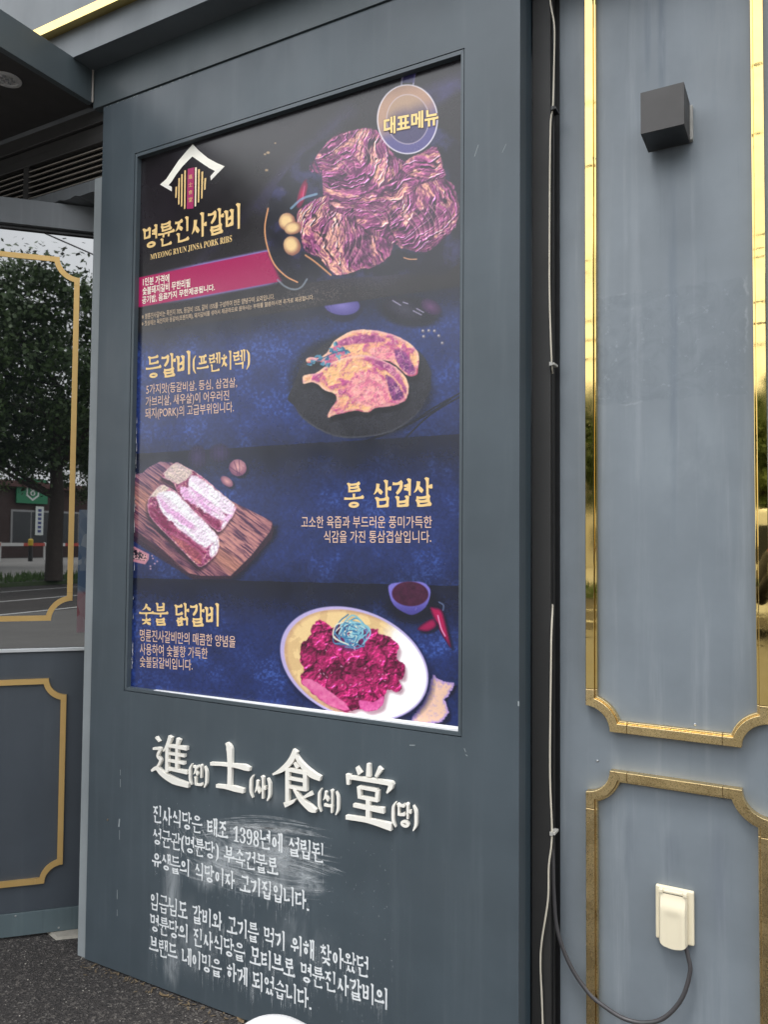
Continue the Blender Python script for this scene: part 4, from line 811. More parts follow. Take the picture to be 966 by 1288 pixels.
polyprint(q([(424,338),(478,326),(470,658),(416,662)]), plain('emblem_red', (.40,.03,.13), .35), 'emblem_plaque')
for ch, yy in (('進',402),('士',466),('食',528),('堂',588)): (lambda A, B: font_line(ch, A[0], B[0], B[1]+1, A[1], B[1], A[1]-1, tgold, 'emblem_character', 0, LP-.0004))(q([(431,yy+20)])[0], q([(464,yy-22)])[0])

# raised white characters, hand-laid brush strokes (unit box, y up)
HAN = {
'進': [([(.10,.93),(.20,.84)],[.05,.10,.03]), ([(.03,.66),(.22,.68),(.16,.52),(.24,.42),(.14,.24)],[.05,.07,.06,.06,.05]), ([(.0,.16),(.14,.24),(.3,.14),(.6,.04),(1.0,.0)],[.05,.09,.12,.15,.10]),
       ([(.50,1.0),(.44,.84),(.32,.64)],[.10,.08,.02]), ([(.42,.78),(.42,.2)],[.085,.075]), ([(.72,.98),(.68,.84)],[.1,.05]), ([(.42,.79),(.94,.80)],[.06,.085]), ([(.45,.62),(.88,.63)],[.055,.07]), ([(.45,.46),(.88,.47)],[.055,.07]), ([(.42,.28),(.96,.28)],[.06,.085]), ([(.68,.80),(.68,.28)],[.075,.07])],
'士': [([(.0,.50),(.35,.54),(.80,.56),(1.0,.54)],[.07,.07,.08,.13,.08]), ([(.40,1.02),(.48,.9),(.50,.5),(.50,.08)],[.05,.14,.10,.10]), ([(.16,.04),(.5,.06),(.86,.05)],[.07,.08,.12,.10])],
'食': [([(.48,1.02),(.38,.82),(.20,.64),(.0,.52)],[.10,.11,.09,.03]), ([(.46,.96),(.60,.80),(.80,.66),(1.0,.60)],[.05,.09,.13,.09]), ([(.46,.80),(.54,.72)],[.05,.09]), ([(.30,.66),(.72,.66)],[.06,.08]), ([(.32,.66),(.32,.05)],[.085,.07]), ([(.69,.68),(.69,.34)],[.085,.08]), ([(.34,.51),(.68,.51)],[.05,.05]), ([(.34,.36),(.70,.36)],[.055,.06]), ([(.26,.02),(.42,.10),(.50,.17)],[.09,.06,.02]), ([(.82,.32),(.66,.22)],[.08,.04]), ([(.46,.34),(.60,.18),(.80,.06),(.92,.03)],[.05,.09,.13,.06])],
'堂': [([(.50,1.02),(.50,.80)],[.07,.10]), ([(.24,.93),(.32,.82)],[.05,.10]), ([(.76,.98),(.66,.82)],[.10,.05]), ([(.06,.78),(.06,.60)],[.10,.06]), ([(.08,.73),(.90,.75),(1.0,.73)],[.06,.08,.11]), ([(1.0,.76),(.97,.68),(.90,.58)],[.08,.09,.03]), ([(.30,.60),(.32,.40)],[.08,.07]), ([(.30,.59),(.70,.59)],[.055,.06]), ([(.70,.60),(.68,.40)],[.08,.07]), ([(.32,.42),(.70,.42)],[.055,.055]), ([(.18,.26),(.84,.27)],[.06,.10]), ([(.50,.40),(.50,.06)],[.09,.09]), ([(.02,.03),(.5,.05),(1.0,.02)],[.07,.08,.13])]}
def raised(frame, shapes, name, label, th=.012):
    g = MB()
    for i, (A, B) in enumerate(shapes): g.strip(A, B, frame, .0005, th+.00025*(i % 7))
    o = g.build(name, M['white_letter'], sign); o['label'] = label; return o
for ch, xl, xr, tp, bt, lab in (('進',190,237,(205,925),(230,987),'first raised white character, the one beside the smallest bracket'),('士',263.8,313.6,(288,936.4),(296,996),'raised white cross-shaped character'),('食',342.3,402.5,(369,945),(388,1020.6),'raised white character with a pitched roof top'),('堂',434,492.5,(464,962.4),(472.6,1038),'last large raised white character')):
    x0,x1,z0,z1 = box_from(xl, xr, tp, bt, D-.012); fr = lambda a,b,d,x0=x0,x1=x1,z0=z0,z1=z1: (x0+(x1-x0)*a, D-d, z0+(z1-z0)*b)
    raised(fr, [ribbon(p, [w_*.98 for w_ in ws]) for p, ws in HAN[ch]], 'raised_character', lab)
for ch, xl, xr, tp, bt in (('진',236,259.6,(246.6,963),(248.5,988)),('사',312.5,339.7,(325,977.7),(325,1004)),('식',398.6,425.8,(411.3,994.6),(411.3,1021.8)),('당',491.7,524.3,(507,1011.8),(509,1041.7))):
    x0,x1,z0,z1 = box_from(xl, xr, tp, bt, D-.012); g = MB(); brush_text(g, '('+ch+')', lambda a,b,d,x0=x0,x1=x1,z0=z0,z1=z1: (x0+(x1-x0)*a, D-d, z0+(z1-z0)*b), .185, .0005, .009, .0002)
    o = g.build('raised_reading', M['white_letter'], sign); o['label'] = 'small raised white reading in brackets'
# flat white painted text with drips
wpaint = plain('white_sign_paint', (.74,.76,.77), .6, .10, 90)
def dripmat():
    m = Mt('white_drip_paint'); m.col((.62,.65,.67)); m.rough(.6); f = m.noise(60, 4, .7, (1,1,.5)); m.l(m.ramp(f, .38, .7, .0, .55), m.b.inputs['Alpha']); return m.m
lines = [('진사식당은 태조 1398년에 설립된', 191.8, 407.5, (198.7,1013.8), (198,1034.6)), ('성균관(명륜당) 부속건물로', 191.4, 349.5, (198.7,1042.5), (198.7,1062.8)), ('유생들의 식당이자 고기집입니다.', 191, 390.2, (196.8,1071.2), (197,1091.5)),
         ('임금님도 갈비와 고기를 먹기 위해 찾아왔던', 188.4, 464, (194.4,1123.2), (194.4,1144.5)), ('명륜당의 진사식당을 모티브로 명륜진사갈비의', 188.4, 488.3, (194.4,1150.6), (194.4,1172)), ('브랜드 네이밍을 하게 되었습니다.', 187.5, 393.4, (193.6,1178.6), (193.6,1199.6))]
dr = MB(); rd = random.Random(21)
for s, xl, xr, tp, bt in lines:
    a = onY(xl, bt[1], D); b_ = onY(xr, bt[1]+.2*(xr-xl), D); z1 = onY(*tp, D)[2]; z0 = onY(*bt, D)[2]; x0, x1 = a[0], b_[0]
    brush_words(s, lambda a,b,d,x0=x0,x1=x1,z0=z0,z1=z1: (x0+(x1-x0)*a, D-.0004-d, z0+(z1-z0-.001)*b), .166, 'painted_word', wpaint, sign, .00003)
    for i in range(int((x1-x0)*420)):
        x = rd.uniform(x0, x1); zt = z0+rd.uniform(-.004, (z1-z0)*.9); L_ = rd.expovariate(1/.022); w_ = rd.uniform(.0008,.0032)
        A = [(x-w_/2, D-.0002, zt), (x-w_*.3, D-.0002, zt-L_*.6), (x-.0002, D-.0002, zt-L_)]; B = [(x+w_/2, D-.0002, zt), (x+w_*.3, D-.0002, zt-L_*.6), (x+.0002, D-.0002, zt-L_)]
        dr.add(A+B, [(0,1,4,3),(1,2,5,4)])
for i in range(500):   # spatter
    x = rd.uniform(onY(190,1100,D)[0], onY(500,1180,D)[0]); z = rd.uniform(.1,.62); w_ = rd.uniform(.0006,.0018); dr.add([(x-w_,D-.0002,z),(x,D-.0002,z-w_*1.6),(x+w_,D-.0002,z),(x,D-.0002,z+w_)], [(0,1,2,3)])
tag(dr.build('paint_drips', dripmat(), sign, fixn=False), kind='stuff')
# chalky sideways wipe marks across the first paragraph
def wipem(a_):
    m = Mt('chalky_wipe'); m.col((.66,.69,.71)); m.rough(.7); f = m.noise(26, 5, .7, (1,1,2.2)); m.l(m.ramp(f, .30, .72, .0, a_*.85), m.b.inputs['Alpha']); return m.m
wp = MB(); rw = random.Random(4)
for (c0, c1, c2, spread, nn) in (((232,1048),(310,1028),(402,1052),9,46), ((262,1060),(330,1062),(400,1078),10,40), ((248,1082),(300,1112),(408,1120),11,52), ((300,1070),(370,1085),(418,1104),8,46), ((225,1030),(240,1060),(262,1090),8,14)):
    for i in range(nn):
        jx, jy = rw.gauss(0, spread*1.2), rw.gauss(0, spread*.75); t0 = rw.uniform(0,.5); t1 = min(1, t0+rw.uniform(.25,.7)); P_ = []
        for k_ in range(9):
            t = t0+(t1-t0)*k_/8; b0, b1, b2 = (1-t)**2, 2*t*(1-t), t*t; P_.append(onY(b0*c0[0]+b1*c1[0]+b2*c2[0]+jx, b0*c0[1]+b1*c1[1]+b2*c2[1]+jy, D))
        w_ = rw.uniform(.0008,.0045); yy = D-.0001-.00003*(i % 8); kk = len(wp.v)
        wp.v += [(p[0], yy, p[2]+w_*math.sin(math.pi*k2/8)) for k2, p in enumerate(P_)]+[(p[0], yy, p[2]-w_*math.sin(math.pi*k2/8)) for k2, p in enumerate(P_)]; wp.f += [(kk+q_, kk+q_+1, kk+9+q_+1, kk+9+q_) for q_ in range(8)]
tag(wp.build('wipe_marks', wipem(.34), sign, fixn=False), kind='stuff')
cg = MB()
for i in range(40):
    x = SX0+.01+rw.random()**1.6*.45; h_ = rw.uniform(.001,.004); l_ = rw.uniform(.002,.016); cg.add([(x,D-.0003,SZ1-.0016),(x+l_,D-.0003,SZ1-.0016),(x+l_*.7,D-.0003,SZ1-.0016-h_),(x+l_*.2,D-.0003,SZ1-.0016-h_*.6)], [(0,1,2,3)])
tag(cg.build('edge_chips', plain('chip_pale', (.30,.33,.33), .7, .3, 60), sign, fixn=False), kind='stuff')
# scratches and small marks on the cabinet
scr = plain('scratch_pale', (.27,.30,.31), .6, .3, 90)
for (pts, w_) in (([(151,968),(151,975)],.002),([(151,980),(151,990)],.002),([(150,1030),(149,1040)],.006),([(150,1044),(150,1056)],.002),([(147,1119),(147,1131)],.0025),([(147,1144),(147,1152)],.002),([(516,938),(523,938)],.004),([(652.5,882),(652.5,888)],.004),([(597,197),(602,182)],.0015),([(632,192),(637,181)],.0012),([(586,949),(588,951)],.004),([(584,941),(586,946)],.002)):
    A, B = [], []
    for px, py in pts:
        p = onY(px, py, D); A.append((p[0]-w_/2, D-.0003, p[2])); B.append((p[0]+w_/2, D-.0003, p[2]))
    if abs(pts[0][1]-pts[1][1]) < 1: A = [(A[0][0],D-.0003,A[0][2]),(A[1][0],D-.0003,A[1][2])]; B = [(A[0][0],D-.0003,A[0][2]+.0025),(A[1][0],D-.0003,A[1][2]+.0025)]
    g = MB(); g.add(A+B, [(0,1,3,2)]); g.build('scratch', scr, sign, fixn=False)
q = onY(135,1031,D); g = MB(); g.lathe([(.0035,0),(.0035,-.002),(.001,-.0025)], (q[0],D,q[2]), 12, 'y'); g.build('screw', M['bronze'], sign)

# ------------------------------------------------------------------ notched ornamental border
def border(prefix, par, fr, a0, a1, b0, b1, r, w_, d0, d1, mats, e=.045, ledge=0.0, dl=0.0, sides='LRBT', gapj=.0006):
    ri = math.sqrt((r+w_)**2-w_**2); ang = math.asin(w_/(r+w_)); na = 12
    mat, matc = mats if isinstance(mats, tuple) else (mats, mats)
    def corner(cx, cz, sx, sz):
        def outl(off, c0):
            R_ = r+off; t0 = math.asin(min(1, off/R_)) if off else 0
            pts = [(cx+sx*off, cz+sz*(r+e))]
            for i in range(na+1):
                t = math.pi/2-t0-(math.pi/2-2*t0)*i/na; pts.append((cx+sx*R_*math.cos(t), cz+sz*R_*math.sin(t)))
            pts.append((cx+sx*(r+e), cz+sz*off)); return pts
        g = MB(); g.strip(outl(0,0), outl(w_,0), fr, d0, d1)
        if ledge: g.strip(outl(w_+.0003,0), outl(w_+ledge,0), fr, d0, dl)
        g.build(prefix+'_corner', matc, par, bevel=.0012 if d1 > .02 else 0)
    def bar(P, Q, wx, wz):
        g = MB(); mm_ = matc if wx == 0 else mat; g.strip([P, Q], [(P[0]+wx*w_, P[1]+wz*w_), (Q[0]+wx*w_, Q[1]+wz*w_)], fr, d0, d1)
        if ledge:
            k = w_+.0003; g.strip([(P[0]+wx*k,P[1]+wz*k),(Q[0]+wx*k,Q[1]+wz*k)], [(P[0]+wx*(w_+ledge),P[1]+wz*(w_+ledge)),(Q[0]+wx*(w_+ledge),Q[1]+wz*(w_+ledge))], fr, d0, dl)
        g.build(prefix+'_bar', mm_, par, bevel=.0012 if d1 > .02 else 0)
    for s_, c in (('BL',(a0,b0,1,1)),('BR',(a1,b0,-1,1)),('TL',(a0,b1,1,-1)),('TR',(a1,b1,-1,-1))):
        corner(*c)
    k = r+e+gapj
    bar((a0,b0+k),(a0,b1-k),1,0); bar((a1,b0+k),(a1,b1-k),-1,0); bar((a0+k,b0),(a1-k,b0),0,1); bar((a0+k,b1),(a1-k,b1),0,-1)

# ------------------------------------------------------------------ painted wall with brass borders
wall = empty('painted_wall', (.7, WY, 0), 'weathered blue-grey panelled wall with polished brass borders, right of the menu sign', 'wall')
g = MB(); g.box(-.598, 2.6, WY, WY+.3, 0, 3.14); g.build('wall_panel', M['wall'], wall)
wf = lambda a, b, d: (a, WY-d, b)
for xo in (0, .62, 1.24):
    border('brass_border', wall, wf, -.5185+xo, -.089+xo, .969, 3.05, .061, .022, .0003, .024, (M['gold'], M['goldglint']), .042, .006, .016)
    border('brass_border', wall, wf, -.5185+xo, -.089+xo, .05, .871, .061, .022, .0003, .024, (M['goldglint'], M['goldglint']), .042, .006, .016)
for px, py in ((875,911),(752,957)):
    q = onY(px, py, WY); g = MB(); g.lathe([(.003,0),(.003,-.0015),(.001,-.0022)], (q[0],WY,q[2]), 10, 'y'); g.build('screw', M['steel'], wall)
g = MB()

# dark filler board and cables in the gap
g = MB(); g.box(SX1+.002, onY(692.5,644,2.014)[0], 2.014, 2.062, 0, 3.13); tag(g.build('filler_board', M['dark'], bevel=.001), 'narrow black filler board in the gap between menu sign and wall', 'board')
g = MB(); g.box(SX1+.03, -.592, 2.064, 2.3, 0, 3.13); tag(g.build('gap_backing', M['black']), 'black strip deep in the narrow gap left of the painted wall', 'board')
def cable(name, pts, y, r, mat, lab, ys=None, seg=8):
    P = []
    for i, (px, py) in enumerate(pts): P.append(onY(px, py, ys[i] if ys else y))
    g = MB(); g.tube(smooth_path(P, 8), r, seg); return tag(g.build(name, mat, smooth=True), lab, 'cable')
cable('white_cable', [(692,-40),(692.3,0),(697.5,34),(697,85),(695.7,135),(692.5,165),(691.3,317),(691.6,378),(694,452),(695.5,470)], 2.0, .0022, M['cablewhite'], 'thin white cable beside the sign, upper length ending at a clip', [2.004]*9+[2.03])
cable('white_cable', [(695.5,760),(693.8,800),(693.4,830),(692,965),(694.5,1049),(690.5,1090),(689.5,1132),(681.8,1183),(680,1212),(681.8,1256),(683.5,1310)], 2.0, .0024, M['cablewhite'], 'thin white cable beside the sign, lower length running down past the outlet', [2.03,2.008]+[2.003]*9)
cable('black_cable', [(695,-40),(695.8,40),(698,120),(696.5,180),(695.6,400),(695.8,700),(696,1000),(696,1310)], 2.03, .0022, M['black'], 'thin black cable running the full height of the gap against the wall edge')
cable('grey_cable', [(695.0,1052),(695.9,1085),(697.2,1128),(701.7,1171),(717,1213),(740,1248),(760,1265.5),(785,1281),(811,1286.5),(836,1280),(858,1256),(868.5,1223),(866,1203),(862.4,1189)], 2.0, .0052, plain('grey_cable', (.055,.052,.055), .45, .2, 40), 'thick dark grey power cable looping from the gap to the outlet cover', [2.035,2.03,2.026,2.03,2.035,2.04,2.04,2.04,2.04,2.04,2.04,2.045,2.048,2.05], 12)
for (px, py, y, lab) in ((694.3,458,2.004,'small white cable clip at the end of the upper white cable'),(695,1048,2.004,'small grey cable clip where the lower white cable meets the power cable'),(696.3,137,2.0,'small dark cable clip beside the lamp height in the gap')):
    q = onY(px, py, y); g = MB(); g.box(q[0]-.006, q[0]+.008, y-.004, y+.03, q[2]-.003, q[2]+.003); g.box(q[0]-.005, q[0]+.003, y-.007, y-.004, q[2]-.005, q[2]+.005)
    tag(g.build('cable_clip', M['black'] if 'dark' in lab else M['plate'], bevel=.0006), lab, 'cable clip')

# ------------------------------------------------------------------ wall lamp
lamp = empty('wall_lamp', (-.30, WY, 2.43), 'black cube up-and-down wall lamp on the painted wall', 'lamp')
lx0, lx1, ly0, lz0, lz1 = -.3515, -.2545, 1.946, 2.4505, 2.5525
a = onY(806.3,169.1,1.946); b = onY(861,155.2,1.946); c = onY(860.1,103,1.946); lx0, lx1, lz0, lz1 = a[0], b[0], (a[2]+b[2])/2, c[2]
t_ = .004; g = MB()
g.box(lx0, lx1, ly0, ly0+t_, lz0, lz1); g.box(lx0, lx0+t_, ly0+t_, WY-.016, lz0, lz1); g.box(lx1-t_, lx1, ly0+t_, WY-.016, lz0, lz1); g.box(lx0+t_, lx1-t_, WY-.020, WY-.016, lz0, lz1)
g.build('lamp_housing', M['lamp_black'], lamp)
for z in (lz0+.0006, lz1-.010): g = MB(); g.box(lx0+t_, lx1-t_, ly0+t_, WY-.020, z, z+.003); g.build('lens', M['black'], lamp)
g = MB(); g.box(lx0+.006, lx1+.006, WY-.0155, WY-.0005, lz0+.010, lz1-.004); g.build('back_plate', M['plate'], lamp, bevel=.001)

# ------------------------------------------------------------------ outlet cover
oc = empty('outlet_cover', (-.30, WY, .54), 'cream weatherproof outlet cover on the wall inside the lower brass border', 'outlet cover')
a = onY(824.8,1112.3,WY-.012); b = onY(873.3,1122.6,WY-.012); c = onY(872.5,1191,WY-.012); x0, x1, z1, z0 = a[0], b[0], a[2], c[2]
g = MB(); g.box(x0, x1, WY-.012, WY-.0005, z0, z1); g.build('base_plate', M['cream'], oc, bevel=.0035)
fx0, fx1 = x0+.009, x1-.014; nU, nV = 14, 16; vs = []
for j in range(nV+1):
    v = j/nV; zz = z1-.012-(z1-.012-z0+.010)*v; bow = .009+.010*ss(0, .3, v)
    for i in range(nU+1):
        u = i/nU; xx = fx0+(fx1-fx0)*u; cr_ = (1-abs(2*u-1)**12)**.6; rec = .0022*ss(.28,.42,v)*ss(.22,.3,u)*ss(.78,.7,u)
        zb = zz if v < .85 else zz+(.012*(abs(2*u-1)**2.2))*(v-.85)/.15
        vs.append((xx, WY-.012-bow*(.35+.65*cr_)+rec, zb))
nb = len(vs); vs += [(p[0], WY-.0122, p[2]) for p in vs]
fs = [(j*(nU+1)+i, j*(nU+1)+i+1, (j+1)*(nU+1)+i+1, (j+1)*(nU+1)+i) for j in range(nV) for i in range(nU)]
edge = [i for i in range(nU+1)]+[(j+1)*(nU+1)-1 for j in range(1,nV+1)]+[nV*(nU+1)+i for i in range(nU-1,-1,-1)]+[j*(nU+1) for j in range(nV-1,0,-1)]
fs += [(edge[i], edge[i-1], nb+edge[i-1], nb+edge[i]) for i in range(len(edge))]
g = MB(); g.add([tuple(p) for p in vs], fs); g.build('flap', M['cream'], oc, smooth=True)
for xx in (fx0+.001, fx1-.010): g = MB(); g.box(xx, xx+.009, WY-.0245, WY-.011, z1-.013, z1-.0045); g.build('hinge_lug', M['cream'], oc, bevel=.001)
g = MB(); g.box(fx0+.0105, fx1-.0105, WY-.021, WY-.011, z1-.0115, z1-.006); g.build('hinge_pin', M['cream'], oc, bevel=.001)
g = MB(); g.box(fx0+.0105, fx1-.0105, WY-.0215, WY-.0205, z1-.0128, z1-.0120); g.build('hinge_gap', M['black'], oc)

# ------------------------------------------------------------------ shop window wall at 45 degrees
sw = empty('shop_window', tuple(Cp(0,0,0)), 'dark reflective shop window with gold border lines above a slate-blue panel, left of the sign', 'window')
SL, SR = -2.2, .198
def cb(name, s0, s1, n0, n1, z0, z1, mat, bevel=0): g = MB(); g.cbox(s0, s1, n0, n1, z0, z1); return g.build(name, mat, sw, bevel=bevel)
cb('header_beam', SL, SR, -.06, .03, 2.612, 2.707, M['beam'], .001); cb('shadow_strip', SL, SR, -.06, .012, 2.600, 2.611, M['black'])  # solid black strip draws the shaded line under the beam overhang
def glassm():
    m = Mt('tinted_glass'); m.col((.006,.007,.008)); m.rough(.012); m.set(IOR=3.3); m.bump(m.noise(1.1, 2), .03, .01); return m.m
cb('pane', SL, SR, -.012, 0, 1.047, 2.599, glassm())
cb('sill', SL, SR, -.06, .010, 1.034, 1.046, M['silver'], .001)
cb('lower_panel', SL, SR, -.06, .0, .095, 1.033, M['door']); cb('skirting', SL, SR, -.06, .006, .012, .0935, M['skirt'], .001)
cfr = lambda a, b, d: Cp(a, b, d)
sR, _ = onC(96.5, 500); sT, zT = onC(74, 322); _, zB = onC(60, 780.6)
border('gold_line', sw, cfr, sR-1.9, sR, zB, onC(72.9,323.3)[1], .073, .0195, .0004, .0024, M['satin'], .03)
sR2 = onC(82.9, 900)[0]; zt2 = onC(61,852.8)[1]; zb2 = onC(54,1109.7)[1]
border('panel_border', sw, cfr, sR2-1.9, sR2, zb2, zt2, .062, .0195, .0004, .012, M['satin'], .03)
for px, py in ((18.9,1152),(73.3,1166.7)):
    s_, z_ = onC(px, py, .006); c = Cp(s_, z_, .006); g = MB(); vs = []
    for i in range(10): an = 2*math.pi*i/10; vs.append(Cp(s_+.0035*math.cos(an), z_+.0035*math.sin(an), .0075))
    g.add(vs+[Cp(s_, z_, .0085)], [(i,(i+1)%10,10) for i in range(10)]); g.build('screw', M['steel'], sw, fixn=False)
def stickerm():
    m = Mt('sticker'); v = m.n('ShaderNodeTexVoronoi'); m.l(m.coord(), v.inputs['Vector']); v.inputs['Scale'].default_value = 22; sp_ = m.n('ShaderNodeSeparateColor'); m.l(v.outputs['Color'], sp_.inputs[0])
    z = m.n('ShaderNodeSeparateXYZ'); m.l(m.coord(), z.inputs[0]); up = m.ramp(z.outputs['Z'], 1.24, 1.26); c1 = m.mix(sp_.outputs[0], (.16,.04,.05), (.22,.20,.21)); c2 = m.mix(sp_.outputs[1], (.03,.06,.11), (.17,.19,.21)); m.col(m.mix(up, c1, c2)); m.rough(.3); return m.m
cb('sticker', -.018, .10, .0003, .0009, 1.10, 1.56, stickerm())

# concrete kerb stub between window wall and sign
g = MB(); q0 = Cp(-.05,0,0); g.hexa([tuple(Cp(-.06,.001,.05)),tuple(Cp(.12,.001,.06)),tuple(Cp(.14,.001,-.02)),tuple(Cp(-.1,.001,-.02)),tuple(Cp(-.055,.010,.045)),tuple(Cp(.12,.012,.052)),tuple(Cp(.14,.012,-.02)),tuple(Cp(-.09,.010,-.02))])
tag(g.build('concrete_edge', plain('concrete', (.30,.28,.24), .9, .3, 40, .4)), 'small broken piece of pale concrete between window skirting and sign foot', 'concrete')

# ------------------------------------------------------------------ canopy, louvres, cornice
can = empty('entrance_canopy', (-2.26, 1.0, 3.02), 'dark-soffited flat entrance canopy with grey fascia at upper left', 'canopy')
g = MB(); g.box(-2.285, -2.26, .25, 1.908, 3.021, 3.143); g.build('fascia', M['fascia'], can, bevel=.001)
g = MB(); g.box(-5.2, -2.286, .25, .275, 3.021, 3.143); g.build('fascia', M['fascia'], can)
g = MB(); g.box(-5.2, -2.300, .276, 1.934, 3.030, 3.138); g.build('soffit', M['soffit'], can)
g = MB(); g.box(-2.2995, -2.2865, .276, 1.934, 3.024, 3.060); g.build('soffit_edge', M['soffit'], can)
g = MB(); P = [(-2.2565,1.9045,3.022),(-2.256,1.904,3.06),(-2.257,1.905,3.142)]; g.tube(P, .0035, 8); g.build('sealant_bead', plain('sealant', (.34,.31,.28), .7, .2, 40), can, smooth=True)
dl = empty('downlight', (-2.402, 1.667, 3.03), 'round white recessed downlight in the dark canopy soffit', 'lamp')
d_ = _ray(8,100); t = (3.029-1.45)/d_[2]; q = EYE+d_*t; dl.location = tuple(q)
g = MB(); g.lathe([(.048,0),(.047,-.003),(.036,-.004),(.034,.0),(.020,.001)], q, 32); g.build('ring', plain('lamp_ring', (.45,.45,.44), .4), dl, smooth=True)
for i in range(7):
    an = i*2*math.pi/6; r = 0 if i == 6 else .02; g = MB(); g.lathe([(.0062,-.0002),(.0058,-.0045),(.003,-.0055)], (q[0]+r*math.cos(an), q[1]+r*math.sin(an), q[2]), 12); g.build('lens', M['steel'], dl, smooth=True)
lv = empty('louvre_panel', (-2.6, 1.95, 2.76), 'dark horizontal louvres above the window, under the canopy', 'louvre')
g = MB(); g.box(-4.2, -2.214, 2.0, 2.02, 2.758, 3.02); g.build('backing', M['black'], lv)
for (xa, xb) in ((-2.655,-2.214),(-3.20,-2.685),(-3.74,-3.23)):
    for i in range(6):
        z = 2.766+.0212*i; g = MB(); g.hexa([(xa,1.947,z),(xb,1.947,z),(xb,1.972,z+.012),(xa,1.972,z+.012),(xa,1.945,z+.0025),(xb,1.945,z+.0025),(xb,1.970,z+.0145),(xa,1.970,z+.0145)]); g.build('slat', M['louver'], lv)
for x in (-2.684,-3.229): g = MB(); g.box(x, x+.028, 1.944, 1.999, 2.758, 2.893); g.build('divider', M['soffit'], lv)
for (z0, z1, yy) in ((2.895,2.93,1.944),(2.932,2.965,1.952),(2.967,3.019,1.940)): g = MB(); g.box(-4.2, -2.214, yy, 1.999, z0, z1); g.build('frame_rail', M['soffit'], lv, bevel=.003)
g = MB(); nb_ = 14; bot = [2.7125+.002*math.sin(i*2.3)+(.004 if i in (5,6,9) else 0) for i in range(nb_)]
xs = [-3.8]+[-2.60+.335*i/(nb_-2) for i in range(nb_-1)]
g.add([(x,1.936,b) for x,b in zip(xs,bot)]+[(x,1.936,2.756) for x in xs]+[(x,2.2,b) for x,b in zip(xs,bot)]+[(x,2.2,2.756) for x in xs],
      [(i,i+1,nb_+i+1,nb_+i) for i in range(nb_-1)]+[(2*nb_+i,2*nb_+i+1,i+1,i) for i in range(nb_-1)]+[(nb_+i,nb_+i+1,3*nb_+i+1,3*nb_+i) for i in range(nb_-1)])
tag(g.build('lintel_beam', M['beam']), 'chipped grey lintel beam below the louvres, running to the sign edge', 'beam')
g = MB(); g.box(-2.9,-2.263, 2.21, 2.25, 0, 2.76); tag(g.build('dark_recess_filler', M['black']), 'black panel added to keep the recess dark behind the corner of window wall and sign', 'panel')  # added black sheet, makes the view into the recess dark

cor = empty('cornice', (-1.0, 1.82, 3.14), 'grey stepped cornice with a thin brass bar across the top of the facade', 'cornice')
g = MB(); g.box(-2.258, 2.6, D-.006, WY+.3, 3.0005, 3.16); g.build('frieze_board', M['fascia'], cor, bevel=.0008)
CY = 1.819; zt = onY(58,52,CY)[2]; zc = onY(91,72.4,CY)[2]; d_ = _ray(45,47); t = (zt-1.45)/d_[2]; yg = (EYE+d_*t)[1]; zg = onY(35.6,40.6,yg)[2]
g = MB(); g.box(-5.2, 2.6, CY, D-.0065, zc, zt+.3); g.build('cornice_board', M['corn'], cor, bevel=.001)
g = MB(); g.box(-5.2, 2.6, CY+.004, WY+.3, 3.1605, 3.1605+.004) ; g.build('cornice_soffit', M['fascia'], cor)
g = MB(); g.box(-5.2, 2.6, yg, CY-.0005, zt, zg); g.build('brass_bar', M['gold'], cor)
g = MB(); g.box(-5.2, 2.6, yg+.006, WY+.3, zg+.0005, 4.6); g.build('parapet_panel', M['corn'], cor)
print('cornice', zc, zt, yg, zg)

# ------------------------------------------------------------------ white shell at the bottom edge
def shell():
    r = empty('white_shell', (-1.08,1.45,0), 'smooth white rounded plastic shell with a seam, low in front of the sign', 'plastic shell')
    top = onY(345,1276.5,1.45); cx, cy, h = top[0], 1.45, top[2]-.022; g = MB(); vs = []; nu, nv_ = 40, 20
    for j in range(nv_+1):
        f = j/nv_; z = h*math.sin(f*math.pi/2)**.85 if f > 0 else 0; rr = max(.0, math.cos(f*math.pi/2))**.72
        for i in range(nu):
            a = 2*math.pi*i/nu; k = .24 if math.cos(a) > 0 else .17; vs.append((cx+k*rr*math.cos(a), cy+.15*rr*math.sin(a), z))
    fs = [(j*nu+i, j*nu+(i+1)%nu, (j+1)*nu+(i+1)%nu, (j+1)*nu+i) for j in range(nv_) for i in range(nu)]; g.add(vs, fs); g.build('shell_body', M['whiteplastic'], r, smooth=True)
    g = MB(); P = []
    for j in range(18):
        f = j/17*.97; z = h*math.sin(f*math.pi/2)**.85 if f > 0 else 0; rr = max(0, math.cos(f*math.pi/2))**.72; a = math.radians(-112); k = .24 if math.cos(a) > 0 else .17
        P.append((cx+k*rr*math.cos(a)*1.002, cy+.1505*rr*math.sin(a), z+.0003))
    g.tube(P, .0012, 6); g.build('seam', M['lamp_black'], r)
shell()

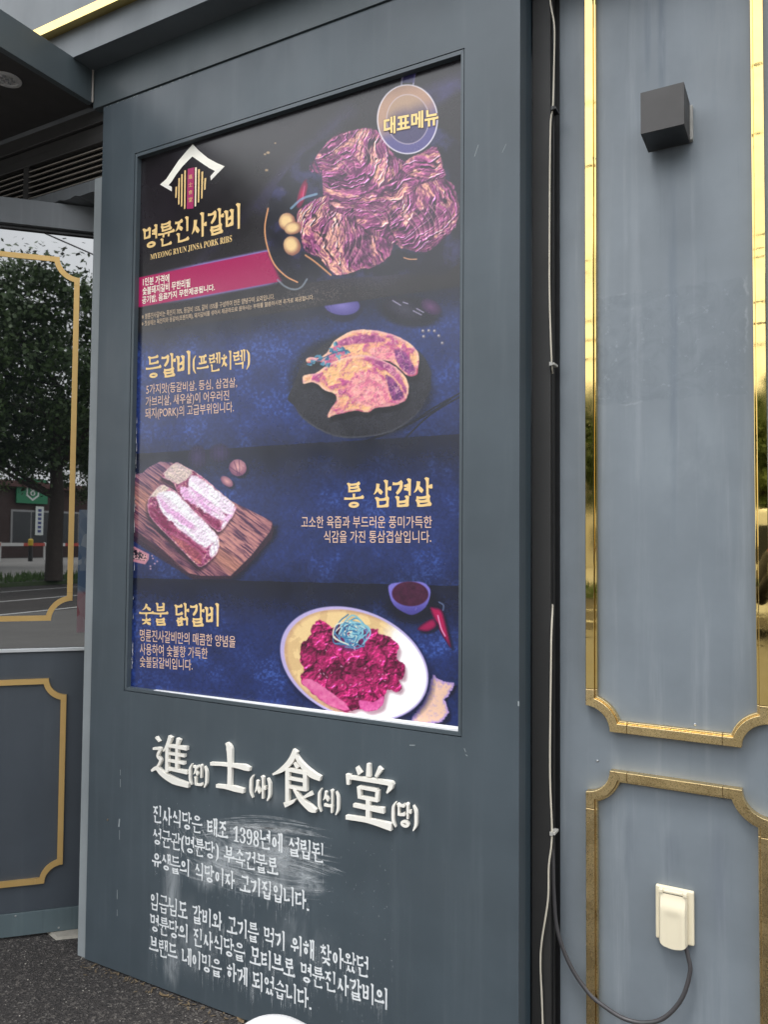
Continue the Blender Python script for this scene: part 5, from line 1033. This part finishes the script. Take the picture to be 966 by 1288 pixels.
# ------------------------------------------------------------------ the street behind the viewer (seen in the glass, the brass and the gloss)
def leaf_mat(name, a, b):
    m = Mt(name); o_ = m.n('ShaderNodeObjectInfo'); f = m.noise(1.1, 4); c = m.mix(m.ramp(f, .3, .7), a, b); m.col(c); m.rough(.55); m.set(**{'Subsurface_Weight': 0.0}); return m.m
leafA = leaf_mat('leaf_green', (.018,.042,.010), (.055,.10,.02)); leafB = leaf_mat('leaf_light', (.04,.085,.016), (.10,.15,.035))
bark = plain('bark', (.045,.035,.028), .9, .4, 6, .5)
def tree(loc, h, cr_, seed, lm, label):
    r = random.Random(seed); t = empty('street_tree', loc, label, 'tree', 'trees along the far side of the parking lot'); L0 = Vector(loc)
    g = MB(); top = h*.62; P = [L0+Vector((.06*math.sin(i*1.3+seed), .06*math.cos(i*1.7), top*i/7)) for i in range(8)]
    g.tube(P, [.28-.022*i for i in range(8)], 9); ends = []
    for i in range(9):
        b = P[3+i % 5]; a = r.uniform(0, 6.28); l = cr_*r.uniform(.5,.85); e = b+Vector((math.cos(a)*l, math.sin(a)*l, h*r.uniform(.08,.3))); mid = (b+e)/2+Vector((0,0,-.1)); g.tube([b, mid, e], [.10,.07,.03], 6); ends.append(e)
    g.build('trunk', bark, t, smooth=True)
    g = MB(); cz = h*.66; cl = []
    for i in range(120):
        while True:
            p = Vector((r.uniform(-1,1), r.uniform(-1,1), r.uniform(-1,1)))
            if .25 < p.length < 1: break
        cl.append(L0+Vector((p.x*cr_, p.y*cr_, cz+p.z*h*.33)))
    rn = np.random.RandomState(seed); nrm = lambda v: v/np.maximum(1e-6, np.linalg.norm(v, axis=1, keepdims=True)); NL = 330; base = 0
    for c in cl+ends:
        R_ = r.uniform(.45,.95)*cr_/3.4; d = nrm(rn.randn(NL,3)*[1,1,.7]); p = np.array(c)+d*R_*rn.uniform(.35,1.05,(NL,1)); s_ = rn.uniform(.05,.115,(NL,1))
        u = nrm(rn.randn(NL,3)); v = nrm(np.cross(u, d)); q_ = np.stack([p-u*s_, p+v*s_*.6, p+u*s_, p-v*s_*.6], 1).reshape(-1,3); k0 = len(g.v)
        g.v += [tuple(t_) for t_ in q_.tolist()]; g.f += [(k0+4*i, k0+4*i+1, k0+4*i+2, k0+4*i+3) for i in range(NL)]
    o = g.build('crown', lm, t, fixn=False); return t
T1 = tree((12.24,-16.6,.12), 9.8, 4.5, 5, leafA, 'tall dark green tree mirrored in the middle of the shop window')
T2 = tree((6.4,-18.4,.12), 8.4, 3.2, 9, leafB, 'lighter green tree next left of the tall tree mirrored in the window')
def again(src, loc, sc, rz, lab):
    c = copy_tree(src); c.location = loc; c.scale = (sc,)*3; c.rotation_euler.z = rz; c['label'] = lab; return c
again(T1, (19.5,-17.6,.12), .9, 1.4, 'dark tree right of the tall tree mirrored in the window')
again(T2, (24.0,-43.0,.0), .8, 2.4, 'light tree standing before the low brown building')
again(T1, (-4.6,-18.6,.12), .60, 2.1, 'smaller tree mirrored in the left upright of the brass border')
again(T2, (-1.2,-21.0,.004), .75, .6, 'smaller tree mirrored in the right upright of the brass border')
again(T1, (-13.5,-18.2,.12), .7, 3.3, 'tree at the far end of the verge')
again(T2, (2.6,-24.0,.004), .66, 4.0, 'low light green tree behind the white van')
again(T1, (26.0,-28.5,.004), 1.0, 5.1, 'tall dark tree in the farther row, right of the green sign')
again(T1, (13.0,-29.5,.004), .9, .7, 'tall dark tree in the farther row, left of the other far one')
again(T2, (18.2,-33,.004), .95, 2.9, 'broad lighter tree in the farther row, just left of the green sign')
# low shop building beyond the road
B = empty('shop_building', (30,-48,0), 'long low dark brown shop building across the road', 'building')
bx = lambda name, x0,x1,y0,y1,z0,z1, mat, par=B: (lambda g: g.build(name, mat, par))(MB().box(x0,x1,y0,y1,z0,z1))
brown = plain('brown_cladding', (.05,.03,.026), .8, .3, .6); dkgl = plain('shop_glass', (.03,.034,.036), .15, .2, 1); pale = plain('pale_render', (.42,.40,.36), .8, .15, .5)
bx('wall', 10, 60, -56, -48, 0, 5.3, brown); bx('roof', 9.6, 60.4, -56.4, -47.4, 5.301, 5.75, plain('roof_red', (.10,.045,.04), .8, .2, 1)); bx('parapet', 12, 30, -55, -47.95, 5.751, 6.3, plain('parapet_blue', (.12,.15,.22), .7))
for i in range(11):
    f = empty('window', (12.5+4.2*i,-48,1), None, None) if False else None
    g = MB(); g.box(11.2+4.4*i, 14.6+4.4*i, -47.99, -47.93, .9, 3.6); o = g.build('window', plain('window_frame', (.3,.3,.3), .5) if i == 0 else bpy.data.materials['window_frame'], B)
    g = MB(); g.box(11.35+4.4*i, 12.85+4.4*i, -47.925, -47.90, 1.05, 3.45); g.box(12.95+4.4*i, 14.45+4.4*i, -47.925, -47.90, 1.05, 3.45); p = g.build('pane', dkgl, B); p.parent = o; p.location = -Vector((0,0,0)); p.matrix_parent_inverse = Matrix()
    tag(p, kind='stuff')
sgx, sgy = 34.8, -47.7
sg = empty('green_sign', (sgx,sgy,4.4), 'green square sign with a pale hexagon mark on the brown building', 'sign')
grn = plain('sign_green', (.02,.20,.09), .5, .1, 2); wht = plain('sign_white', (.7,.74,.70), .5)
MB().box(sgx-1.35, sgx+1.35, sgy-.1, sgy, 4.1, 6.0).build('sign_board', grn, sg)
g = MB(); hx = [(sgx+.62*math.cos(math.radians(90+60*i)), 5.05+.75*math.sin(math.radians(90+60*i))) for i in range(7)]; hy = [(sgx+.5*math.cos(math.radians(90+60*i)), 5.05+.6*math.sin(math.radians(90+60*i))) for i in range(7)]
g.strip(hx, hy, lambda a,b,d: (a, sgy+d, b), 0.005, .03); g.build('hexagon_mark', wht, sg)
vs, fs = glyphs('𝟖'); MB().add([(sgx+.22-.44*p[0], sgy+.02, 4.7+.7*p[1]) for p in vs], fs).build('mark', wht, sg, fixn=False)
bn = empty('vertical_banner', (33.4,-47.6,1.8), 'narrow white upright banner with dark blue characters on the brown building', 'banner')
MB().box(35.2, 35.9, -47.85, -47.8, 1.7, 3.9).build('cloth', wht, bn)
for i in range(6): MB().box(35.4, 35.7, -47.79, -47.78, 1.9+.32*i, 2.1+.32*i).build('character', plain('banner_blue', (.03,.05,.2), .6) if i == 0 else bpy.data.materials['banner_blue'], bn)
# pale block beyond the small trees
B2 = empty('pale_building', (-10,-44,0), 'pale two-storey building across the road, mirrored in the brass', 'building')
bx('wall', -24, 3, -54, -44, 0, 6.2, pale, B2); bx('roof', -24.3, 3.3, -54.3, -43.7, 6.201, 6.5, plain('roof_grey', (.15,.15,.15), .8), B2)
for i in range(7):
    for zz in (1.0, 3.9):
        g = MB(); g.box(-22.6+3.6*i, -20.9+3.6*i, -43.99, -43.93, zz, zz+1.4); g.build('window', dkgl, B2)
for x0, h, lab in ((36,15,'tall pale apartment block rising behind the brown shop building, nearer one'),(52,21,'taller pale apartment block farther right behind the brown building')):
    b_ = empty('apartment_block', (x0,-95,0), lab, 'building', 'apartment blocks behind the shops'); bx('wall', x0, x0+13, -107, -95, 0, h, pale, b_)
    for i in range(4):
        for k_ in range(int(h//3)): g = MB(); g.box(x0+1+3*i, x0+2.8+3*i, -94.98, -94.9, 1+3*k_, 2.5+3*k_); g.build('window', dkgl, b_)
# railing and bollards
rl = empty('railing', (30,-40,0), 'red and white striped rail along the far kerb', 'railing', None); redm = plain('rail_red', (.45,.06,.04), .5); whm = plain('rail_white', (.65,.65,.63), .5)
for i in range(24):
    MB().box(14+1.6*i, 15.6+1.6*i, -40.05, -39.95, .95, 1.15).build('rail', redm if i % 2 else whm, rl)
    if i % 2 == 0: MB().box(14+1.6*i, 14.08+1.6*i, -40.1, -40.0, 0, 1.2).build('post', whm, rl)
yel = plain('bollard_yellow', (.6,.42,.03), .5)
for i, (x, y, lab) in enumerate(((27.9,-38.6,'yellow-topped black bollard, first from the tall tree'),(25.6,-38.8,'yellow-topped black bollard, second from the tall tree'),(23.2,-39.0,'yellow-topped black bollard, third from the tall tree'))):
    b_ = empty('bollard', (x,y,0), lab, 'bollard', 'bollards at the far kerb'); MB().lathe([(.14,0),(.12,1.0)], (x,y,0), 10).build('post', M['black'], b_); MB().lathe([(.15,1.001),(.15,1.35),(.08,1.42)], (x,y,0), 10).build('cap', yel, b_)
# white van
def van(x, y, lab):
    v = empty('parked_van', (x,y,0), lab, 'van'); body = [(-2.2,.35),(2.3,.35),(2.35,.9),(1.75,1.15),(1.25,1.92),(1.0,2.0),(-2.1,2.0),(-2.25,1.6)]
    g = MB(); g.prism([(a,b) for a,b in body], lambda a,b,d: (x+a, y+d, b), -.85, .85); g.build('body', plain('van_white', (.72,.72,.70), .3, .03), v, bevel=.05)
    for xa, xb in ((-1.9,-.6),(-.5,.5)): MB().box(x+xa, x+xb, y+.853, y+.87, 1.15, 1.75).build('side_window', dkgl, v)
    g = MB(); g.prism([(.6,1.15),(1.6,1.15),(1.2,1.75),(.6,1.75)], lambda a,b,d: (x+a, y+d, b), .853, .87); g.build('side_window', dkgl, v)
    for xa in (-1.4, 1.5):
        for yy in (-.88, .70):
            w_ = MB().lathe([(.30,0),(.33,.03),(.33,.15),(.30,.18)], (x+xa,y+yy,.33), 20, 'y').build('wheel', M['black'], v); MB().lathe([(.18,0),(.17,.19)], (x+xa,y+yy,.33), 16, 'y').build('rim', M['steel'], v)
    MB().box(x+2.2, x+2.37, y+.45, y+.75, .7, .86).build('headlight', wht, v); MB().box(x+2.2, x+2.37, y-.75, y-.45, .7, .86).build('headlight', wht, v); MB().box(x-.02, x+.0, y+.855, y+.862, .5, 1.9).build('door_seam', M['black'], v)
van(-.9,-10.2,'white van parked in the lot, mirrored in the right brass upright')
# poles and wires
for x, lab in ((-16.0,'grey utility pole at the far left of the verge'),(24.5,'grey utility pole right of the mirrored trees')):
    p = empty('utility_pole', (x,-16.2,0), lab, 'pole', 'utility poles carrying the wires'); MB().lathe([(.16,0),(.10,9.5)], (x,-16.2,0), 12).build('pole', pale, p); MB().box(x-.06, x+.06, -17.1, -15.3, 8.6, 8.75).build('crossarm', M['steel'], p)
for i, (y0, z0) in enumerate(((-15.4,8.95),(-16.0,8.85),(-16.9,8.95),(-16.05,7.6),(-16.05,7.1),(-16.05,6.6))):
    P = [Vector((-16+40.5*t, y0+.5*math.sin(t), z0-1.1*4*t*(1-t)*.5)) for t in [k/16 for k in range(17)]]
    g = MB(); g.tube(P, .018 if i < 3 else .03, 5, False); tag(g.build('overhead_wire', M['black']), ['nearest top wire on the poles','middle top wire on the poles','farthest top wire on the poles','thick wire below the crossarms, highest of three','thick wire below the crossarms, middle of three','thick wire below the crossarms, lowest of three'][i], 'wire')
for i, (a_, b_, lab) in enumerate((((-5,-4.5,5.4),(9,-5.5,4.9),'upper thin wire crossing close above the parking lot'),((-5,-4.6,4.7),(9,-6.2,4.5),'lower thin wire crossing close above the parking lot'))):
    A_, B_ = Vector(a_), Vector(b_); A_.x, B_.x = -16, 24.5; A_.z += 1.6; B_.z += 1.6
    g = MB(); g.tube([A_.lerp(B_, k/12)-Vector((0,0,.6*4*(k/12)*(1-k/12)*.5)) for k in range(13)], .012, 5, False); tag(g.build('overhead_wire', M['black']), lab, 'wire')

# ------------------------------------------------------------------ the photographer, mirrored as a sliver in the right brass upright
def person():
    px_, py_ = -.02, -.42
    r = empty('person', (px_, py_, 0), 'person in dark jacket and trousers facing the wall, both hands raised with a phone', 'person')
    def skin(name, verts, edges, mat, lv_=1, root=0):
        me = bpy.data.meshes.new(name); me.from_pydata([Vector(v[:3])-r.location for v in verts], edges, []); o = bpy.data.objects.new(name, me); COL.objects.link(o); o.parent = r
        md = o.modifiers.new('skin', 'SKIN'); md.use_smooth_shade = True
        for i, v in enumerate(verts): me.skin_vertices[0].data[i].radius = (v[3], v[4] if len(v) > 4 else v[3]); me.skin_vertices[0].data[i].use_root = (i == root)
        sb = o.modifiers.new('sub', 'SUBSURF'); sb.levels = lv_; sb.render_levels = lv_; bpy.context.view_layer.update()
        dg = bpy.context.evaluated_depsgraph_get(); m2 = bpy.data.meshes.new_from_object(o.evaluated_get(dg)); o.modifiers.clear(); o.data = m2; m2.materials.clear(); m2.materials.append(mat)
        for p in m2.polygons: p.use_smooth = True
        return o
    cx, cy = px_, py_; jk = plain('jacket_dark', (.018,.018,.02), .8, .3, 20); tr = plain('trousers_dark', (.03,.032,.04), .85, .3, 20); sk = plain('skin', (.50,.30,.21), .55, .08, 30); hr = plain('hair_black', (.012,.010,.009), .5); sh = plain('shoe_dark', (.03,.03,.03), .5)
    ph = (.02, -.10, 1.44)
    skin('jacket', [(cx,cy,.92,.15,.11),(cx,cy,1.10,.15,.105),(cx,cy,1.28,.17,.11),(cx,cy,1.40,.10,.08),(cx-.17,cy,1.37,.062),(cx-.22,cy+.10,1.16,.05),(cx-.10,cy+.24,1.36,.036),(cx+.17,cy,1.37,.062),(cx+.24,cy+.10,1.16,.05),(cx+.15,cy+.24,1.36,.036)],
         [(0,1),(1,2),(2,3),(2,4),(4,5),(5,6),(2,7),(7,8),(8,9)], jk, 2)
    skin('trousers', [(cx,cy,.93,.145,.105),(cx-.09,cy,.82,.088),(cx-.10,cy+.01,.48,.06),(cx-.10,cy-.01,.10,.048),(cx+.09,cy,.82,.088),(cx+.10,cy+.01,.48,.06),(cx+.10,cy-.01,.10,.048)], [(0,1),(1,2),(2,3),(0,4),(4,5),(5,6)], tr, 2)
    skin('head', [(cx,cy,1.42,.05),(cx,cy+.01,1.50,.052),(cx,cy+.02,1.57,.078,.07),(cx,cy+.01,1.66,.082,.078),(cx,cy+.11,1.575,.014),(cx-.088,cy+.01,1.60,.018),(cx+.088,cy+.01,1.60,.018)], [(0,1),(1,2),(2,3),(2,4),(2,5),(2,6)], sk, 2)
    skin('hair', [(cx,cy-.02,1.70,.085,.085),(cx,cy-.05,1.63,.078,.07),(cx,cy+.05,1.725,.05)], [(0,1),(0,2)], hr, 2)
    for sx in (-1, 1): MB().box(cx+sx*.032-.013, cx+sx*.032+.013, cy+.088, cy+.094, 1.622, 1.63).build('eye', hr, r)
    for sx in (-1, 1):
        x0 = ph[0]+sx*.085; V = [(cx+(-.10 if sx < 0 else .15), cy+.24, 1.36, .026), (x0+sx*.01, ph[1]-.035, 1.41, .026,.018)]; E = [(0,1)]
        for i, (dz, l) in enumerate(((.035,.85),(.015,1.0),(-.005,.95),(-.025,.75))):
            b = len(V); V += [(x0, ph[1]-.01, ph[2]+dz, .0095), (x0-sx*.018*l, ph[1]+.014, ph[2]+dz, .0085), (x0-sx*.04*l, ph[1]+.016, ph[2]+dz-.003, .0075)]; E += [(1,b),(b,b+1),(b+1,b+2)]
        b = len(V); V += [(x0-sx*.012, ph[1]-.03, ph[2]-.035, .011), (x0-sx*.038, ph[1]-.022, ph[2]-.012, .009)]; E += [(1,b),(b,b+1)]
        skin('hand', V, E, sk, 2)
    for sx in (-1, 1): MB().lathe([(.045,0),(.05,.02),(.046,.06),(.03,.09)], (cx+sx*.10, cy+.0, 0), 16).build('shoe_heel', sh, r, smooth=True); MB().box(cx+sx*.10-.045, cx+sx*.10+.045, cy, cy+.19, .0, .055).build('shoe', sh, r, bevel=.02)
    pe = MB().box(ph[0]-.078, ph[0]+.078, ph[1]-.004, ph[1]+.004, ph[2]-.036, ph[2]+.036).build('phone', M['black'], bevel=.003); tag(pe, 'black phone held sideways in the hands of the person', 'phone')
person()
